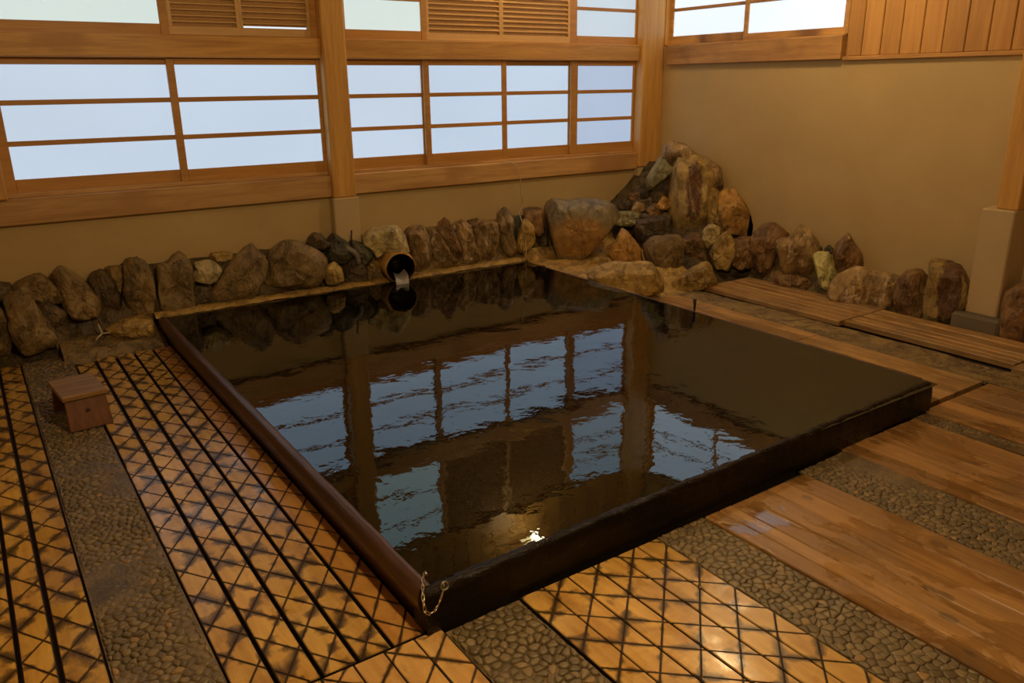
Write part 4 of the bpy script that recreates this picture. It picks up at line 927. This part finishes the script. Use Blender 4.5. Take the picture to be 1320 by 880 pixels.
# ledge and heap of the corner
def ledge(x, y):
    base = 0.118 - 0.115 * ss(3.80, 4.35, x) * (1 - ss(4.1, 4.5, y)) - 0.105 * (1 - ss(4.0, 4.35, y))
    heap = 0.36 * ss(4.45, 5.25, x) * ss(4.30, 4.95, y) + 0.22 * ss(5.12, 5.40, y) + 0.12 * ss(4.95, 5.2, x)
    return max(-0.02, base + heap + rough(x, y, 0.02))
bed('mortar_ledge', M['lip'], G['rk'], 3.66, 4.62, 4.03, 5.24, ledge, 0.03)
bed('mortar_heap', M['dark_mortar'], G['rk'], 4.62, RX - 0.002, 4.03, BY - 0.002, ledge, 0.03)

# ------------------------------------------------------------------ water spout, pipes and small things
sp = thing('water_spout', (2.5, 5.3, 0.14), 'round crusted clay spout pouring hot water into the back of the bath', 'spout')
ax = Vector((-0.16, -1, -0.13)).normalized(); cmo = Vector((2.492, 5.085, 0.243)); u_ = ax.cross(Vector((0, 0, 1))).normalized(); w_ = u_.cross(ax)
def ringp(c, r, n=28, wob=0): return [c + (u_ * math.cos(t / n * 6.28318) + w_ * math.sin(t / n * 6.28318)) * (r * (1 + wob * noise.noise((math.cos(t / n * 6.283) * 1.5, math.sin(t / n * 6.283) * 1.5, c.y * 7)))) for t in range(n)]
q = MB(); n = 28; rg = [ringp(cmo - ax * 0.34, 0.118, n, .1), ringp(cmo - ax * 0.16, 0.119, n, .1), ringp(cmo - ax * 0.04, 0.117, n, .08), ringp(cmo - ax * 0.006, 0.114, n, .06), ringp(cmo, 0.107, n, .05), ringp(cmo - ax * 0.008, 0.094, n, .04), ringp(cmo - ax * 0.05, 0.092, n), ringp(cmo - ax * 0.105, 0.090, n)]
q.add([p for r_ in rg for p in r_], [(i * n + k, (i + 1) * n + k, (i + 1) * n + (k + 1) % n, i * n + (k + 1) % n) for i in range(4) for k in range(n)], 0, True)
q.add([p for r_ in rg[4:] for p in r_], [(i * n + k, (i + 1) * n + k, (i + 1) * n + (k + 1) % n, i * n + (k + 1) % n) for i in range(3) for k in range(n)] + [tuple(3 * n + k for k in range(n))], 1, True)
q.build('pipe', [ROCKCOL[8], M['shade_black']], sp)  # shade inside the mouth is painted on with the near-black material
q = MB(); v = []
prof = [(5.17, 0.182), (5.12, 0.176), (5.085, 0.166), (5.064, 0.155), (5.053, 0.140), (5.050, 0.118)]
for s_ in (0, 1):
    for (y, z) in prof:
        for k in range(9):
            a = (k / 8 - 0.5); x = 2.492 + a * 0.10 - (5.085 - y) * 0.16
            v.append((x, y + s_ * 0.010, z + 0.03 * a * a * 4 * (1 if z > 0.15 else 0.3) - s_ * 0.008 + 0.003 * noise.noise((x * 40, y * 30, 0))))
m_ = len(prof)
f = [(s_ * m_ * 9 + i * 9 + k, s_ * m_ * 9 + i * 9 + k + 1, s_ * m_ * 9 + (i + 1) * 9 + k + 1, s_ * m_ * 9 + (i + 1) * 9 + k) for s_ in (0, 1) for i in range(m_ - 1) for k in range(8)]
q.add(v, f, 0, True)
tag(q.build('water_stream', M['stream'], None, origin=(2.5, 5.06, 0.12)), 'white stream of water falling out of the clay spout', 'water', kind='stuff')

hp = thing('hose_pipe', (2.15, 5.27, 0.3), 'grey bent pipe end among dark stones left of the spout', 'pipe')
q = MB(); q.tube([(2.03, 5.34, 0.43), (2.09, 5.31, 0.425), (2.15, 5.27, 0.405), (2.20, 5.24, 0.375), (2.225, 5.23, 0.345), (2.23, 5.225, 0.305), (2.23, 5.225, 0.28)], [0.018, 0.018, 0.019, 0.019, 0.018, 0.018, 0.018], 12); q.build('hose', M['pipe'], hp)
q = MB(); q.tube([(1.97, 5.36, 0.44), (2.035, 5.338, 0.431)], 0.028, 12); q.build('coupling', M['iron'], hp)
q = MB(); q.tube([(2.205, 5.27, 0.36), (2.212, 5.28, 0.45), (2.222, 5.29, 0.515)], 0.0055, 8); tag(q.build('iron_rod', M['iron'], None, origin=(2.21, 5.27, 0.36)), 'thin black iron rod standing among stones in front of the middle plinth', 'rod')
q = MB(); q.tube([(3.648, 3.335, 0.125), (3.648, 3.335, 0.165), (3.646, 3.336, 0.203)], [0.005, 0.008, 0.012], 8); tag(q.build('peg', M['iron'], None, origin=(3.648, 3.335, 0.125)), 'small dark peg standing on the right rim of the bath', 'peg')
q = MB(); P_ = [(3.592, 5.412, 0.9), (3.66, 5.404, 0.897), (3.70, 5.395, 0.88), (3.735, 5.39, 0.83), (3.755, 5.385, 0.74), (3.765, 5.38, 0.62), (3.76, 5.37, 0.54), (3.70, 5.33, 0.49), (3.655, 5.20, 0.40), (3.645, 5.165, 0.30), (3.64, 5.15, 0.20), (3.63, 5.145, 0.14)]
q.tube(P_, 0.0032, 6); tag(q.build('cord', M['cord'], None, origin=(3.6, 5.41, 0.9)), 'thin pale cord trailing from the window sill down to the bath corner', 'cord')
tw = thing('twig', (0.53, 5.2, 0.06), 'small pale forked twig lying at the foot of the left rocks', 'twig')
for b_ in (((0.533, 5.195, 0.085), (0.527, 5.20, 0.115), (0.522, 5.205, 0.145)), ((0.533, 5.195, 0.085), (0.57, 5.18, 0.088), (0.605, 5.17, 0.083)), ((0.533, 5.195, 0.085), (0.505, 5.18, 0.07), (0.49, 5.17, 0.055))):
    q = MB(); q.tube(b_, [0.007, 0.005, 0.003], 6); q.build('branch', M['twig'], tw)

# ------------------------------------------------------------------ pendant lamps hung from the ceiling (out of the frame, seen in the water)
for x, y, z, wt, lab in LAMPS:
    t = thing('pendant_lamp', (x, y, CZ), lab, 'lamp', 'pendant lamps')
    q = MB(); q.lathe([(0.0, 0.0), (0.05, 0.0), (0.05, -0.02), (0.0, -0.022)], (x, y, CZ), 20); q.build('ceiling_rose', M['iron'], t)
    q = MB(); q.tube([(x, y, CZ - 0.02), (x, y, z + 0.10)], 0.005, 8); q.build('flex', M['iron'], t)
    q = MB(); q.lathe([(0.03, 0.12), (0.09, 0.11), (0.15, 0.06), (0.165, 0.0), (0.155, -0.002), (0.14, 0.055), (0.085, 0.10), (0.03, 0.11)], (x, y, z), 28); q.build('lamp_shade', M['paper'], t)
    q = MB(); q.lathe([(0.0, 0.09), (0.02, 0.085), (0.022, 0.06), (0.045, 0.035), (0.05, 0.01), (0.035, -0.02), (0.0, -0.032)], (x, y, z), 20); q.build('bulb', M['bulb'], t)
    ld = bpy.data.lights.new('bulb_light', 'POINT'); ld.energy = wt; ld.color = LAMP_WARM; ld.shadow_soft_size = 0.06
    lo = bpy.data.objects.new('bulb_light', ld); C.objects.link(lo); lo.parent = t; lo.location = (0, 0, z - 0.10 - CZ)
